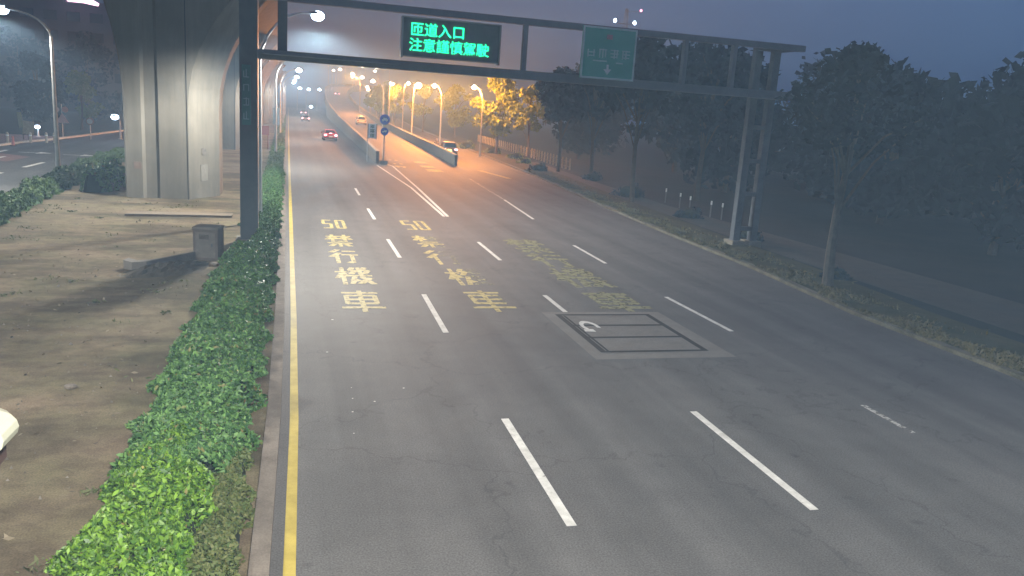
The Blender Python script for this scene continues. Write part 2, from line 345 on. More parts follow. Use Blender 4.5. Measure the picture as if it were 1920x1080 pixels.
# opposite road dashes and arrows
om = MB()
for q in ([(-21.9,62.5),(-19.9,62.9),(-19.9,63.6),(-21.9,63.2)], ):
    pass
def dash(pts, mt=WHITE_P, name='lane_dash', z=.0):
    MB().sheet(pts, z).obj(name, mt, lroad)

# road ramp rising on the right
RL = [(8.0,76.0,0,),(8.22,88,.20),(8.69,116,.55),(9.54,167,1.25),(10.3,215,2.5),(11.0,254,3.7),(12.1,300,6.5),(13.5,335,8.6),(17,365,10.4),(24,385,11.4),(60,400,11.8)]
RR = [(15.5,78.0,0),(15.7,90,.22),(16.15,118,.58),(16.9,167,1.3),(17.8,215,2.6),(18.8,254,3.8),(20.0,300,6.4),(21.5,328,8.2),(25,350,10.2),(31,365,11.2),(60,376,11.6)]
b = MB()
for i in range(len(RL)-1):
    b.add([(RL[i][0],RL[i][1],RL[i][2]+.012),(RR[i][0],RR[i][1],RR[i][2]+.012),(RR[i+1][0],RR[i+1][1],RR[i+1][2]+.012),(RL[i+1][0],RL[i+1][1],RL[i+1][2]+.012)], [(0,1,2,3)])
ramp = struct(b, 'ramp_road', A_ROAD)
def wall(P, side, h, down=True, name='ramp_wall'):
    b = MB(); rr = []
    for x, y, z in P:
        t = .28; a, c = (x-t, x) if side < 0 else (x, x+t)
        zb = -.05 if (down and y < 262) else max(-.05, z-1.4)
        rr.append([(a,y,zb),(c,y,zb),(c,y,z+h-.12),(c-.05*(side<0)+.0,y,z+h),(a+.05*(side>0),y,z+h),(a,y,z+h-.12)])
    return b.loft(rr)
lw = thing('ramp_wall', 'long grey concrete wall on the left side of the rising ramp', 'wall', (0,0,0))
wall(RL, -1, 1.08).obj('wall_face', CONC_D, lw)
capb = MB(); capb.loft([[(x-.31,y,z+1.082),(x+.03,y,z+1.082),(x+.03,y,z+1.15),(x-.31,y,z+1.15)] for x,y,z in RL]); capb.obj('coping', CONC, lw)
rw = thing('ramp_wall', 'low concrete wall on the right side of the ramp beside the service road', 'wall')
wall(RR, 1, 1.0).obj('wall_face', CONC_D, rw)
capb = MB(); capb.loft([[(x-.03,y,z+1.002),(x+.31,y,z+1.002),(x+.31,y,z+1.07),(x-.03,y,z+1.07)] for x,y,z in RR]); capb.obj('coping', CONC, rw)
lane([(8.55,77),(8.75,92)], .15, .03)
# worn lettering and arrows painted at the mouth of the ramp
for (x0,x1,y0,y1) in ((9.2,10.2,72.5,74.5),(9.3,10.4,76.2,78.4),(9.3,10.4,80,82)):
    glyph('行', x0, x1, y0, y1, YELLOW_P, 'painted_character', None, .02+(y0-76)*.017 if y0 > 76 else .006, ramp if y0 > 76 else road, .12, .2)
for (x0,x1,y0,y1) in ((11.6,13.0,69.5,72.0),(11.7,13.0,74,76),(11.7,13.0,78,80.4)):
    glyph('車', x0, x1, y0, y1, YELLOW_P, 'painted_character', None, .07 if y0 > 76 else .006, ramp if y0 > 76 else road, .12, .2)
lane([(17.9,66),(17.0,73.5)], .5, .006).obj('painted_bar', YELLOW_P, road)

# ------------------------------------------------------------ service cover set in the road
cv = thing('service_cover', 'large concrete service cover in three slabs with black steel joints, set in the road', 'cover')
MB().sheet([(7.02,17.0),(10.75,17.0),(10.7,21.45),(7.02,21.45)], .006).obj('concrete_surround', mat('pale_concrete_patch', (.125,.12,.115), .85, (.16,.155,.145), 2, 8, fine=.12), cv)
PC = mat('slab_concrete', (.115,.11,.105), .85, (.15,.145,.138), 1.6, 8, fine=.15)
for y0, y1 in ((17.66,18.72),(18.84,19.88),(20.0,20.98)):
    MB().sheet([(7.62,y0),(10.05,y0),(10.05,y1),(7.62,y1)], .014).obj('slab', PC, cv)
jb = MB()
for x0,x1,y0,y1 in ((7.34,7.5,17.5,21.15),(10.10,10.26,17.5,21.15),(7.5,10.10,17.5,17.62),(7.5,10.10,21.02,21.15),(7.5,10.10,18.72,18.86),(7.5,10.10,19.88,20.02)):
    jb.sheet([(x0,y0),(x1,y0),(x1,y1),(x0,y1)], .018)
jb.obj('steel_joint', JOINT, cv)
MB().sheet([(7.53,17.62),(7.60,17.62),(7.60,21.0),(7.53,21.0)], .016).obj('gutter_slot', JOINT, cv)
ring = MB()
a0 = [R(a) for a in range(-20, 221, 15)]
for p, q in zip(a0[:-1], a0[1:]):
    ring.add([(7.93+.26*math.cos(t)*k, 19.85+.55*math.sin(t)*k, .021) for t, k in ((p,.6),(p,1),(q,1),(q,.6))], [(0,1,2,3)])
ring.sheet([(7.6,19.35),(7.9,19.3),(7.9,19.55),(7.65,19.6)], .022)
ring.obj('painted_arc', WHITE_P, cv)

# ------------------------------------------------------------ viaduct
deck = thing('viaduct_deck', 'grey concrete viaduct deck overhead, resting on the row of piers at the left', 'viaduct')
prof = [(-13.5,13.0),(-13.5,12.4),(-9.2,11.3),(-3.0,11.3),(-.6,12.5),(-.6,13.0),(-.6,13.9),(-.8,13.9),(-.8,13.05),(-13.3,13.05),(-13.3,13.9),(-13.5,13.9)]
MB().loft([[(x+dx,y,z) for x,z in prof] for y,dx in ((22,0),(80,0),(160,-.5),(300,-2),(430,-5))]).obj('girder', CONC_D, deck)
PIERM = mat('pier_concrete', (.112,.104,.088), .85, (.152,.142,.121), .5, 8, bump=.25, fine=.06, stretch=(1,1,.3))
blotch(PIERM, 1.1, .86, 1.05, .38, .62, (2.0,2.0,.10)); blotch(PIERM, .5, .9, 1.05)
def pier():
    t = thing('viaduct_pier', 'massive concrete pier flaring upwards, nearest of the viaduct row, beside the gantry column', 'pier', (-6.2,47.2,0), group='concrete piers carrying the viaduct')
    def ring_at(z, g):       # g widens the head across the road
        w = 2.55+g; c = 1.25; d0, d1 = -2.75, 2.75
        gr = .09
        v = 1.85+g*.42
        return [(-v+.15,d0,z),(-.95,d0,z),(-.80,d0+gr,z),(-.30,d0+gr,z),(-.15,d0,z),(w-c-.05,d0,z),(w,d0+2.1,z),(w,d1-1.2,z),(w-c,d1,z),(-v+c,d1,z),(-v,d1-1.2,z),(-v,d0+.5,z)]
    zs = [(-.1,0),(4.6,0),(5.6,.06),(6.6,.25),(7.6,.6),(8.6,1.1),(9.6,1.75),(10.5,2.5),(11.28,3.2)]
    MB().loft([ring_at(z,g) for z,g in zs]).obj('shaft', PIERM, t)
    MB().box(1.16,1.20,-2.765,-2.74,0,11.2).obj('joint', JOINT, t)
    p = MB().box(-.28,.28,-.012,.012,-.42,.42).obj('notice_plate', mat('faded_plate', (.14,.135,.12), .7, (.19,.18,.16), 6), t)
    p.location = (1.88,-1.78,1.35); p.rotation_euler = (0,0,R(59))
    p = MB().box(-.17,.17,-.012,.012,-.17,.17).obj('number_plate', mat('plate_dark', (.07,.065,.06), .7, (.16,.15,.14), 9), t)
    p.location = (1.88,-1.78,2.45); p.rotation_euler = (0,0,R(59))
    MB().box(-1.35,-1.0,-2.77,-2.74,1.5,1.85).obj('stain_plate', mat('rust', (.14,.09,.07), .9, (.19,.15,.13), 8), t)
    return t
p0 = pier()
lab = {85.2+2.5:'second viaduct pier from the camera, seen in the gap left of the gantry column', 128:'third viaduct pier, behind the row of white lamp posts',
       168:'fourth viaduct pier, further down the row of piers', 208:'fifth viaduct pier, far down the median', 248:'sixth viaduct pier, near the far end of the median'}
for y, l in lab.items():
    c = copy_tree(p0); c.location = (-6.4-(y-88)*.002,y,0); c['label'] = l

# ------------------------------------------------------------ gantry with its signs
g = thing('sign_gantry', 'dark steel sign gantry spanning the road from the median to the right verge', 'gantry', (-1.46,32.2,0))
def rel(bm, name, mt, parent, base=(-1.46,32.2,0)):
    bm.v = [(x-base[0],y-base[1],z-base[2]) for x,y,z in bm.v]; return bm.obj(name, mt, parent)
rel(MB().box(-1.78,-1.14,31.85,32.55,0,9.9), 'column', DSTEEL, g)
rel(MB().box(-1.95,-.97,31.7,32.7,0,.16), 'base_plate', CONC_D, g)
rel(MB().box(-1.14,21.65,31.95,32.4,6.86,7.2), 'lower_beam', mat('lower_beam_steel', (.14,.16,.19), .7, (.18,.20,.23), 2), g)
rel(MB().box(-1.14,21.65,32.0,32.3,8.95,9.2), 'upper_beam', GREY, g)
for x in (-.45,8.9,15.9,18.2):
    rel(MB().box(x,x+(.34 if x < 0 else .16),32.0,32.3,7.2,8.95), 'upright', DSTEEL if x < 0 else GREY, g)
for xx in (20.55,21.48):
    rel(MB().box(xx-.17,xx+.17,33.83,34.17,.0,9.3), 'leg', STEEL if False else mat('leg_steel', (.10,.12,.15), .7, (.14,.16,.19), 3, metal=.1), g)
for z in (9.0,6.9): rel(MB().box(20.4,21.64,32.42,33.82,z,z+.12), 'bracket', GREY, g)
for z in (.75,2.4,3.95,5.5):
    rel(MB().box(20.72,21.31,33.86,34.06,z,z+.2), 'rung', MT['leg_steel'], g)
for xx in (20.45,21.35):
    rel(MB().box(xx-.22,xx+.42,33.6,34.4,-.05,.28), 'footing', CONC, g)
rel(MB().box(-1.0,3.8,31.3,31.95,7.02,7.06), 'catwalk', GREY, g)

def slab_sign(root, x0, x1, y, z0, z1, mt, name='panel', d=.08):
    return rel(MB().box(x0,x1,y,y+d,z0,z1), name, mt, root, tuple(root.location))
led = thing('message_sign', 'electronic message sign with glowing green Chinese characters hung on the gantry', 'message sign', (6.2,31.6,7.3))
slab_sign(led, 4.08,7.80,31.62,7.38,8.76, mat('led_cabinet', (.09,.11,.12), .6, (.11,.13,.14), 3), 'cabinet', .33)
fr = MB().box(4.02,4.08,31.56,31.97,7.3,8.8).box(7.80,7.86,31.56,31.97,7.3,8.8).box(4.08,7.80,31.56,31.62,8.76,8.8).box(4.08,7.80,31.56,31.62,7.34,7.38)
rel(fr, 'frame', mat('led_frame', (.22,.25,.26), .5), led, tuple(led.location))
LEDM = mat('led_green', (.0,.1,.05), .5, emit=(.01,1.0,.33), es=.6)
def upright_text(txt, x0, x1, z0, z1, y, mt, name, root, bold=.01):
    o = text_mesh(txt, x0, x1, z0, z1, 0, mt, name, root, bold, upright=y)
    o.location = tuple(-v for v in root.location); return o
upright_text('匝道入口', 4.38,6.40,8.13,8.62,31.60, LEDM, 'lettering', led)
upright_text('注意謹慎駕駛', 4.32,7.42,7.56,8.05,31.60, LEDM, 'lettering', led)

gs = thing('direction_sign', 'square green direction sign with pale border and down arrow, right end of the gantry', 'road sign', (12.5,31.7,7.2))
slab_sign(gs, 11.40,13.72,31.70,7.10,9.12, SIGN_G, 'panel')
bd = MB()
for x0,x1,z0,z1 in ((11.40,13.72,9.05,9.12),(11.40,13.72,7.10,7.17),(11.40,11.47,7.17,9.05),(13.65,13.72,7.17,9.05)): bd.box(x0,x1,31.685,31.698,z0,z1)
rel(bd, 'border', mat('sign_border', (.65,.8,.78), .5), gs, tuple(gs.location))
# worn, unreadable characters: four pale blocks of strokes, a smaller line, an arrow and a red badge
for k in range(4):
    cx = 11.80+.5*k; ch = MB()
    for i, (a,b_,c_,d_) in enumerate(((-.17,.17,.13,.17),(-.17,.17,.0,.04),(-.16,-.11,-.17,.13),(.09,.14,-.14,.13),(-.025,.025,-.17,.18),(-.15,.15,-.13,-.09))):
        if (k+i*3) % 4: ch.box(cx+a,cx+b_,31.686-.0007*i,31.697,8.10+c_,8.10+d_)
    rel(ch, 'character', SIGN_PALE, gs, tuple(gs.location))
rel(MB().box(11.9,12.5,31.686,31.697,7.78,7.83), 'small_lettering', SIGN_PALE, gs, tuple(gs.location))
rel(MB().box(12.9,13.2,31.686,31.697,7.74,7.79), 'small_lettering', SIGN_PALE, gs, tuple(gs.location))
ar = MB().add([(x,31.688,z) for x,z in ((12.50,7.68),(12.60,7.68),(12.60,7.5),(12.72,7.5),(12.55,7.28),(12.38,7.5),(12.50,7.5))], [(0,1,2,3,4,5,6)])
rel(ar, 'arrow', mat('arrow_pale', (.75,.85,.83), .5), gs, tuple(gs.location))
rel(MB().box(12.42,12.66,31.686,31.697,8.66,8.84), 'badge', mat('badge_red', (.45,.22,.25), .5), gs, tuple(gs.location))

gs.location.x -= .15
vs = thing('name_sign', 'narrow upright teal sign with faded characters strapped to the gantry column', 'road sign', (-1.5,31.8,4.4))
slab_sign(vs, -1.70,-1.38,31.76,4.45,6.6, mat('teal_panel', (.03,.12,.12), .5, (.04,.14,.14), 4), 'panel', .06)
for k in range(4):
    z = 6.3-.5*k; cg = MB()
    for i, (a,b_,c_,d_) in enumerate(((-.10,.10,.08,.11),(-.015,.015,-.15,.14),(-.10,-.07,-.13,.08),(.07,.10,-.13,.08),(-.10,.10,-.15,-.12))):
        if (k+i*2) % 3: cg.box(-1.54+a,-1.54+b_,31.745-.0007*i,31.757,z+c_,z+d_)
    rel(cg, 'character', mat('faded_letter', (.16,.28,.29), .6), vs, tuple(vs.location))

# ------------------------------------------------------------ street lamps
def light_data(name, col, power, spot=True, rad=.25):
    ld = bpy.data.lights.new(name, 'SPOT' if spot else 'POINT'); ld.shadow_soft_size = rad
    if spot: ld.spot_size = R(166); ld.spot_blend = .5
    ld.color = col; ld.energy = power; ld.use_nodes = True; t = ld.node_tree; em = t.nodes['Emission']
    tc = N(t, 'ShaderNodeTexCoord'); s = N(t, 'ShaderNodeSeparateXYZ'); t.links.new(tc.outputs['Normal'], s.inputs[0])
    a = N(t, 'ShaderNodeMath', operation='ABSOLUTE'); t.links.new(s.outputs['Z'], a.inputs[0])
    mx = N(t, 'ShaderNodeMath', operation='MAXIMUM'); mx.inputs[1].default_value = .42; t.links.new(a.outputs[0], mx.inputs[0])
    pw = N(t, 'ShaderNodeMath', operation='POWER'); pw.inputs[1].default_value = -1.3; t.links.new(mx.outputs[0], pw.inputs[0])
    t.links.new(pw.outputs[0], em.inputs['Strength']); return ld
LD_W = light_data('white_lamp_light', (1,.945,.83), LAMP_W); LD_O = light_data('sodium_lamp_light', (1,.34,.06), LAMP_O, False)
GL_W = mat('lamp_glass_white', (.5,.5,.5), .4, emit=(.62,.80,1.0), es=6)
GL_O = mat('lamp_glass_orange', (.5,.5,.5), .4, emit=(1.0,.72,.52), es=3.5)
def lamp(base, head, ld, glass, label, group, z_arm=None, size=1.0, ground=0.0, power=None, pole_mt=STEEL, radius=.09):
    x, y, z0 = base; hx, hy, hz = head
    t = thing('street_lamp', label, 'street lamp', base, group=group)
    H = hz-z0; za = H-1.9 if z_arm is None else z_arm
    dx, dy = hx-x, hy-y
    MB().tube([(0,0,0),(0,0,za*.5),(0,0,za)], [radius*1.25,radius,radius*.75], 8).obj('pole', pole_mt, t)
    MB().box(-.2,.2,-.2,.2,-.02,.05).obj('base_plate', pole_mt, t)
    pts = []
    for k in range(7):
        s = k/6; pts.append((dx*(s**1.7)*.93, dy*(s**1.7)*.93, za+(H-za)*math.sin(s*PI/2)))
    MB().tube(pts, [radius*.7]*3+[radius*.5]*4, 6).obj('arm', pole_mt, t)
    L = math.hypot(dx,dy) or 1; ux, uy = (dx/L, dy/L) if math.hypot(dx,dy) > .01 else (1,0)
    size *= 1.25; w = .17*size; l = .42*size
    rg = []
    for s, k, h in ((-1,.6,.05),(-.5,1,.10),(.5,1,.11),(1,.55,.05)):
        cx, cy = dx+ux*l*s, dy+uy*l*s
        rg.append([(cx-uy*w*k,cy+ux*w*k,H-.02),(cx-uy*w*k*.7,cy+ux*w*k*.7,H+h*size),(cx+uy*w*k*.7,cy-ux*w*k*.7,H+h*size),(cx+uy*w*k,cy-ux*w*k,H-.02)])
    hd = MB().loft(rg).obj('lamp_head', GREY, t)
    MB().ball((dx,dy,H-.06*size), .26*size, 12, 8, .75).obj('lamp_glass', glass, hd, True)
    if ld:
        d = ld
        if power: d = ld.copy(); d.energy = ld.energy*power
        lo = bpy.data.objects.new('light', d); C.objects.link(lo); lo.parent = t; lo.location = (dx,dy,H-.06*size-.5)
    return t
wl = 'white street lamps along the median'
lamp((-1.25,37,0), (1.2,39.6,9.3), LD_W, GL_W, 'tall white lamp post just behind the gantry column, its bright head above the gantry beam', wl, 6.9, .9)
lamp((-1.28,81,0), (1.2,81,9.3), LD_W, GL_W, 'second white street lamp on the median, its head behind the lower gantry beam', wl, 7.1, power=.6)
for y, hx, l in ((122,1.2,'third white street lamp along the median, topmost of the far blue-white lights'), (166,1.25,'fourth white street lamp along the median'),
             (205,1.1,'fifth white street lamp along the median'), (243,.95,'sixth white street lamp, lowest in the cluster of far median lights')):
    lamp((-1.3,y,0), (hx,y,9.3), LD_W, GL_W, l, wl, 7.1, 1.3, power=.38)
for (x,y,z,l) in ((3.8,340,8.9,'far white street lamp just right of the median cluster'),(7.4,350,8.8,'far white street lamp between the median cluster and the ramp wall'),
                  (12.4,372,9.2,'far white street lamp touching the top corner of the ramp wall')):
    lamp((x-1,y,0), (x,y,z), None, GL_W, l, wl, 7.2, 2.2)
lamp((5.6,262,0), (6.3,262,2.8), None, GL_W, 'low white light far down the road above the two distant cars', 'white street lamps along the median', 1.6, 1.5)
lamp((-1.28,-1,0), (1.5,-1,9.3), LD_W, GL_W, 'white street lamp behind the camera lighting the near road', wl, 7.1, power=1.05)
# opposite road lamps
lamp((-13.1,13,0), (-15.6,13.4,9.3), LD_W, GL_W, 'unseen lamp post of the opposite road, added beyond the left edge to light the dirt', 'lamp posts of the opposite road', 7.95, 1, power=.55, radius=.11)  # unseen post, added to brighten the dirt median
lamp((-13.1,53,0), (-15.6,53.4,9.3), LD_W, GL_W, 'slim grey lamp post on the left verge with its head just outside the picture', 'lamp posts of the opposite road', 7.95, 1, power=.55, radius=.11)
lamp((-17,93,0), (-16.9,90,2.43), None, GL_W, 'small low white lamp by the roadside left of the nearest pier', 'lamp posts of the opposite road', 1.8, 1.1)
lamp((-24,90.5,0), (-23.9,90,1.02), None, GL_W, 'tiny white garden light at the far left pavement', 'lamp posts of the opposite road', .7, .7)
og = 'orange sodium lamps along the ramp and service road'
for (px,py,hx,hy,hz,sz,pw,l) in (
    (17.95,125,18.7,125,8.56,1.7,2.6,'largest orange street lamp, on the tall pole right of the ramp'),
    (20.4,114,19.3,114,8.39,1.1,2.4,'orange street lamp next right of the largest one'),
    (21.9,95,20.76,95,8.09,1.0,1.6,'rightmost orange street lamp, left of the big lit tree'),
    (18.9,164,19.05,162,9.3,1.5,1.2,'orange street lamp shining over the bright yellow tree top'),
    (19.8,150,20.6,149.7,9.3,1.1,.7,'orange street lamp between the yellow tree and the largest lamp'),
    (13.8,153.6,14.6,153.6,9.3,1.3,0,'orange street lamp over the middle of the ramp'),
    (17.3,215,15.3,215,11.5,1.1,3.0,'orange street lamp over the ramp beyond the pale car')):
    z0 = 0 if hx > 16.4 or hy < 100 else (1.1 if hx < 15 else 2.6)
    if hx in (14.6,): px, z0 = 16.6, 0
    lamp((px,py,z0), (hx,hy,hz), LD_O if pw else None, GL_O, l, og, None, sz, power=pw*1.3)
for k, (x,y,z,sz,l) in enumerate((
    (11.3,262,7.2,2.0,'small orange street lamp above the far bend of the ramp, by the red tail lights'),
    (14.5,330,20.0,2.2,'orange street lamp at the far left tip of the ramp cluster'),(17.5,345,20.0,2.4,'orange street lamp second from the left in the upper row'),
    (19.5,345,17.5,2.2,'orange street lamp below the upper row, left side'),(24,352,20.0,1.9,'orange street lamp third in the upper row'),
    (29,352,19.6,1.9,'orange street lamp fourth in the upper row'),(35.5,360,20.2,2.6,'orange street lamp at the right end of the upper row, the higher of two'),
    (35.0,360,18.4,2.0,'orange street lamp at the right end of the upper row, the lower of two'),
    (24.6,345,16.0,2.6,'large orange street lamp in the middle of the ramp cluster'),(28.8,350,15.2,2.6,'orange street lamp right of the middle of the ramp cluster'))):
    if k == 0: continue
    lamp((x+1.2,y,11.3 if y > 340 else 9), (x,y,z), LD_O if k in (2,4,6,8) else None, GL_O, l, og, None, sz, power=2.0)
for (x,z,l) in ((14.0,19.6,'orange street lamp at the left tip of the upper row, just above its neighbour'),(16.8,16.9,'orange street lamp below the left tip of the upper row'),
              (20.6,20.7,'orange street lamp in the upper row nearest to the gantry beam'),(25.2,20.4,'orange street lamp in the upper row, right of the one nearest to the beam'),(38.6,20.9,'small orange street lamp beyond the right end of the upper row')):
    lamp((x+1,346,11.3), (x,345,z), None, GL_O, l, og, None, 1.8)
for (x,y,z,sz,l) in ((23.5,265,10.0,1.6,'low orange lamp above the lit foliage behind the ramp, upper left'),(23.2,258,9.2,1.7,'low orange lamp just below it, above the pale car'),
    (25.3,262,8.6,1.1,'smallest orange lamp behind the ramp'),(27.6,262,8.9,1.8,'low orange lamp left of the bright yellow tree'),(30.5,262,9.2,1.8,'low orange lamp over the yellow tree')):
    lamp((x+1,y,0), (x,y,z), LD_O if sz > 1.6 else None, GL_O, l, og, None, sz, power=1.0)

# ------------------------------------------------------------ cars
def sedan(name, label, paint, loc, rz=0, lit=True, boxy=0, group=None, headlight=True):
    t = thing(name, label, 'car', loc, rz, group)
    L, Wd = 2.2, .87
    # stations along Y (rear at -L): lower body
    st = [(-2.2,.80,.36,.86),(-2.12,.86,.30,.98),(-1.5,.88,.24,1.0),(-.6,.89,.24,.98),(.7,.89,.24,.95),(1.5,.88,.24,.86),(2.05,.83,.28,.74),(2.2,.74,.36,.64)]
    rg = []
    for y,w,z0,z1 in st:
        rg.append([(-w*.93,y,z0),(-w,y,z0+.15),(-w,y,z1-.16),(-w*.88,y,z1),(w*.88,y,z1),(w,y,z1-.16),(w,y,z0+.15),(w*.93,y,z0)])
    body = MB().loft(rg).obj('body', paint, t, False)
    ro_ = 1.46+boxy*.12; yr = -1.75-boxy*.3
    cab = [[(-.78,yr,.99),(-.62,yr+.5-boxy*.35,ro_-.05),(.62,yr+.5-boxy*.35,ro_-.05),(.78,yr,.99)],
           [(-.80,yr+.3,.99),(-.63,yr+.75,ro_),(.63,yr+.75,ro_),(.80,yr+.3,.99)],
           [(-.81,0,.98),(-.64,-.1,ro_+.01),(.64,-.1,ro_+.01),(.81,0,.98)],
           [(-.80,1.0,.93),(-.60,.35,ro_-.05),(.60,.35,ro_-.05),(.80,1.0,.93)]]
    MB().loft(cab).obj('cabin', paint, t)
    gw = MB()
    a = cab[0]; q = [Vector(p) for p in a]
    n = (q[3]-q[0]).cross(q[1]-q[0]).normalized()*.012
    if n.y > 0: n = -n
    c = sum(q, Vector())/4
    gw.add([c+(p-c)*.86+n for p in q], [(0,1,2,3)]); gw.obj('rear_window', GLASS, t)
    sw = MB()
    for s in (-1,1):
        sw.add([(s*.80,yr+.55,1.02),(s*.668,yr+.85,ro_-.09),(s*.668,.25,ro_-.09),(s*.812,.75,1.0)], [(0,1,2,3)])
    sw.obj('side_window', GLASS, t)
    for s in (-1,1):
        for y in (-1.38,1.38):
            wh = MB().tube([(s*.90,y,.32),(s*.68,y,.32)], .32, 16).obj('wheel', BLACK, t)
            MB().tube([(s*.91,y,.32),(s*.895,y,.32)], .19, 12).obj('rim', STEEL, wh)
        tl = MB().box(s*.70-.17,s*.70+.13,-2.215,-2.15,.70,.86) if s > 0 else MB().box(-.83,-.53,-2.215,-2.15,.70,.86)
        tl.obj('tail_light', TAIL if lit else mat('tail_off', (.3,.02,.02), .3), t)
        hl = MB().box(s*.60-.14,s*.60+.14,2.10,2.20,.52,.64); hl.obj('headlight', HEADL, t)
        MB().box(s*.98-.10,s*.98+.10,.62,.78,.93,1.06).obj('mirror', paint, t)
    MB().box(-.26,.26,-2.225,-2.19,.52,.66).obj('number_plate', SIGN_W, t)
    MB().box(-.80,.80,-2.25,-2.14,.32,.48).obj('bumper', mat('bumper', (.03,.03,.03), .6), t)
    if headlight:
        ld = bpy.data.lights.new('headlight_beam', 'SPOT'); ld.spot_size = R(60); ld.spot_blend = .6; ld.energy = 900; ld.color = (1,.95,.85); ld.shadow_soft_size = .1
        lo = bpy.data.objects.new('light', ld); C.objects.link(lo); lo.parent = t; lo.location = (0,2.3,.65); lo.rotation_euler = (R(84),0,0)
    return t
TAIL = mat('tail_light_on', (.3,.01,.01), .3, emit=(1,.30,.33), es=4.5)
HEADL = mat('headlight_on', (.5,.5,.5), .3, emit=(1,.97,.9), es=3)
AMBER = mat('amber_light', (.5,.2,.02), .3, emit=(1,.55,.12), es=1.6)
cg_ = 'cars driving away from the camera'
red = sedan('car', 'dark red car with lit tail lights beside the ramp wall', mat('red_paint', (.42,.02,.03), .3, spec=.6), (5.25,115,0), R(2), group=cg_)
MB().box(-.16,.16,-2.0,-1.95,1.0,1.05).obj('brake_light', TAIL, red)
sedan('car', 'small distant car, the nearer of two in the left lane', mat('silver_paint', (.32,.30,.30), .35), (3.5,197,0), 0, group=cg_)
sedan('car', 'small distant car, the farther of two in the left lane', mat('grey_paint', (.2,.19,.19), .35), (4.1,268,0), 0, group=cg_)
taxi = sedan('car', 'pale yellow car climbing the ramp', mat('cream_paint', (.85,.75,.50), .35), (13.0,158,1.14), R(-1), lit=False, boxy=1, group=cg_)
taxi.rotation_euler.x = R(1.0)
MB().box(-.22,.22,-.6,-.42,1.58,1.70).obj('roof_sign', AMBER, taxi)
far = sedan('car', 'far car with red tail lights at the bend of the ramp', mat('dark_paint', (.05,.05,.05), .35), (16.3,303,6.6), R(-2), group=cg_)
far2 = sedan('car', 'dark car with round tail lights on the service road by the ramp wall', mat('bronze_paint', (.16,.14,.13), .35), (18.0,95,0), R(-3), boxy=1, group=cg_)
MB().box(-.33,.12,-2.24,-2.2,.45,.80).obj('amber_plate', AMBER, far2)
# the scooter at the wall side of the dark car
sc = thing('scooter', 'scooter with shining tail light left of the dark car at the ramp wall end', 'scooter', (16.9,96.5,0), R(-3))
wl_ = MB().tube([(-.05,-.62,.25),(.05,-.62,.25)], .25, 14).obj('wheel', BLACK, sc)
MB().tube([(-.05,.62,.25),(.05,.62,.25)], .25, 14).obj('wheel', BLACK, sc)
MB().loft([[(-.14,y,z0),(-.16,y,z1),(.16,y,z1),(.14,y,z0)] for y,z0,z1 in ((-.85,.5,.78),(-.3,.32,.80),(.15,.25,.42),(.45,.25,.95),(.6,.5,1.0))]).obj('body', mat('scooter_paint', (.3,.28,.27), .4), sc)
MB().box(-.14,.14,-.8,.0,.80,.88).obj('seat', BLACK, sc)
MB().tube([(-.33,.42,1.05),(0,.5,1.0),(.33,.42,1.05)], .02).obj('handlebar', BLACK, sc)
for s in (-1,1): MB().ball((s*.36,.42,1.2), .07).obj('mirror', STEEL, sc)
MB().box(-.11,.11,-.9,-.84,.62,.76).obj('tail_light', TAIL, sc)
rider = thing('person', 'rider in a pale jacket and light helmet sitting on the scooter', 'person', (16.9,96.5,0), R(-3))
def skin_person(parent):
    me = bpy.data.meshes.new('body')
    J = [(0,-.3,.95),(0,-.28,1.2),(0,-.2,1.42),(0,-.18,1.52),(-.2,-.2,1.40),(-.3,.05,1.2),(-.3,.36,1.08),(.2,-.2,1.40),(.3,.05,1.2),(.3,.36,1.08),
         (-.12,-.25,.92),(-.17,.15,.88),(-.15,.2,.40),(-.15,.32,.34),(.12,-.25,.92),(.17,.15,.88),(.15,.2,.40),(.15,.32,.34)]
    E_ = [(0,1),(1,2),(2,3),(2,4),(4,5),(5,6),(2,7),(7,8),(8,9),(0,10),(10,11),(11,12),(12,13),(0,14),(14,15),(15,16),(16,17)]
    rad = [.15,.16,.15,.06,.07,.055,.04,.07,.055,.04,.1,.085,.06,.05,.1,.085,.06,.05]
    me.from_pydata(J, E_, []); me.materials.append(mat('jacket', (.30,.28,.26), .8)); o = bpy.data.objects.new('body', me); C.objects.link(o); o.parent = parent
    md = o.modifiers.new('skin', 'SKIN'); 
    for i, r0 in enumerate(rad): me.skin_vertices[0].data[i].radius = (r0, r0)
    me.skin_vertices[0].data[0].use_root = True
    o.modifiers.new('sub', 'SUBSURF').render_levels = 1
    return o
skin_person(rider)
MB().ball((0,-.15,1.66), .14, 12, 8, 1.05).obj('helmet', mat('helmet', (.5,.45,.42), .3), rider, True)

# ------------------------------------------------------------ ramp nose signs
rs = thing('round_signs_post', 'post with two round blue signs at the nose of the ramp wall', 'road sign', (8.36,75.6,0))
MB().tube([(0,0,0),(0,0,4.75)], .07, 8).obj('pole', STEEL, rs)
MB().box(-.35,.35,-.3,.3,0,.35).obj('footing', CONC, rs)
for z, rr, nm in ((4.05,.47,0),(2.98,.36,1)):
    s = MB().tube([(0,-.12,z),(0,-.08,z)], rr, 24).obj('round_sign', SIGN_B, rs)
    k = rr*.55
    pic = MB()
    if nm == 0:  # car pictogram
        for a,b_,c_,d_ in ((-1,1,-.35,.15),(-.6,.6,.15,.55),(-.8,-.5,-.6,-.35),(.5,.8,-.6,-.35)): pic.box(k*a,k*b_,-.135,-.122,z+k*c_,z+k*d_)
    else:
        for a,b_,c_,d_ in ((-1,.3,-.2,.15),(-.3,1,-.1,.45),(-.9,-.5,-.5,-.2),(.3,.7,-.4,-.1)): pic.box(k*a,k*b_,-.135,-.122,z+k*c_,z+k*d_)
    pic.obj('pictogram', mat('sign_pictogram', (.85,.9,.95), .5), s)
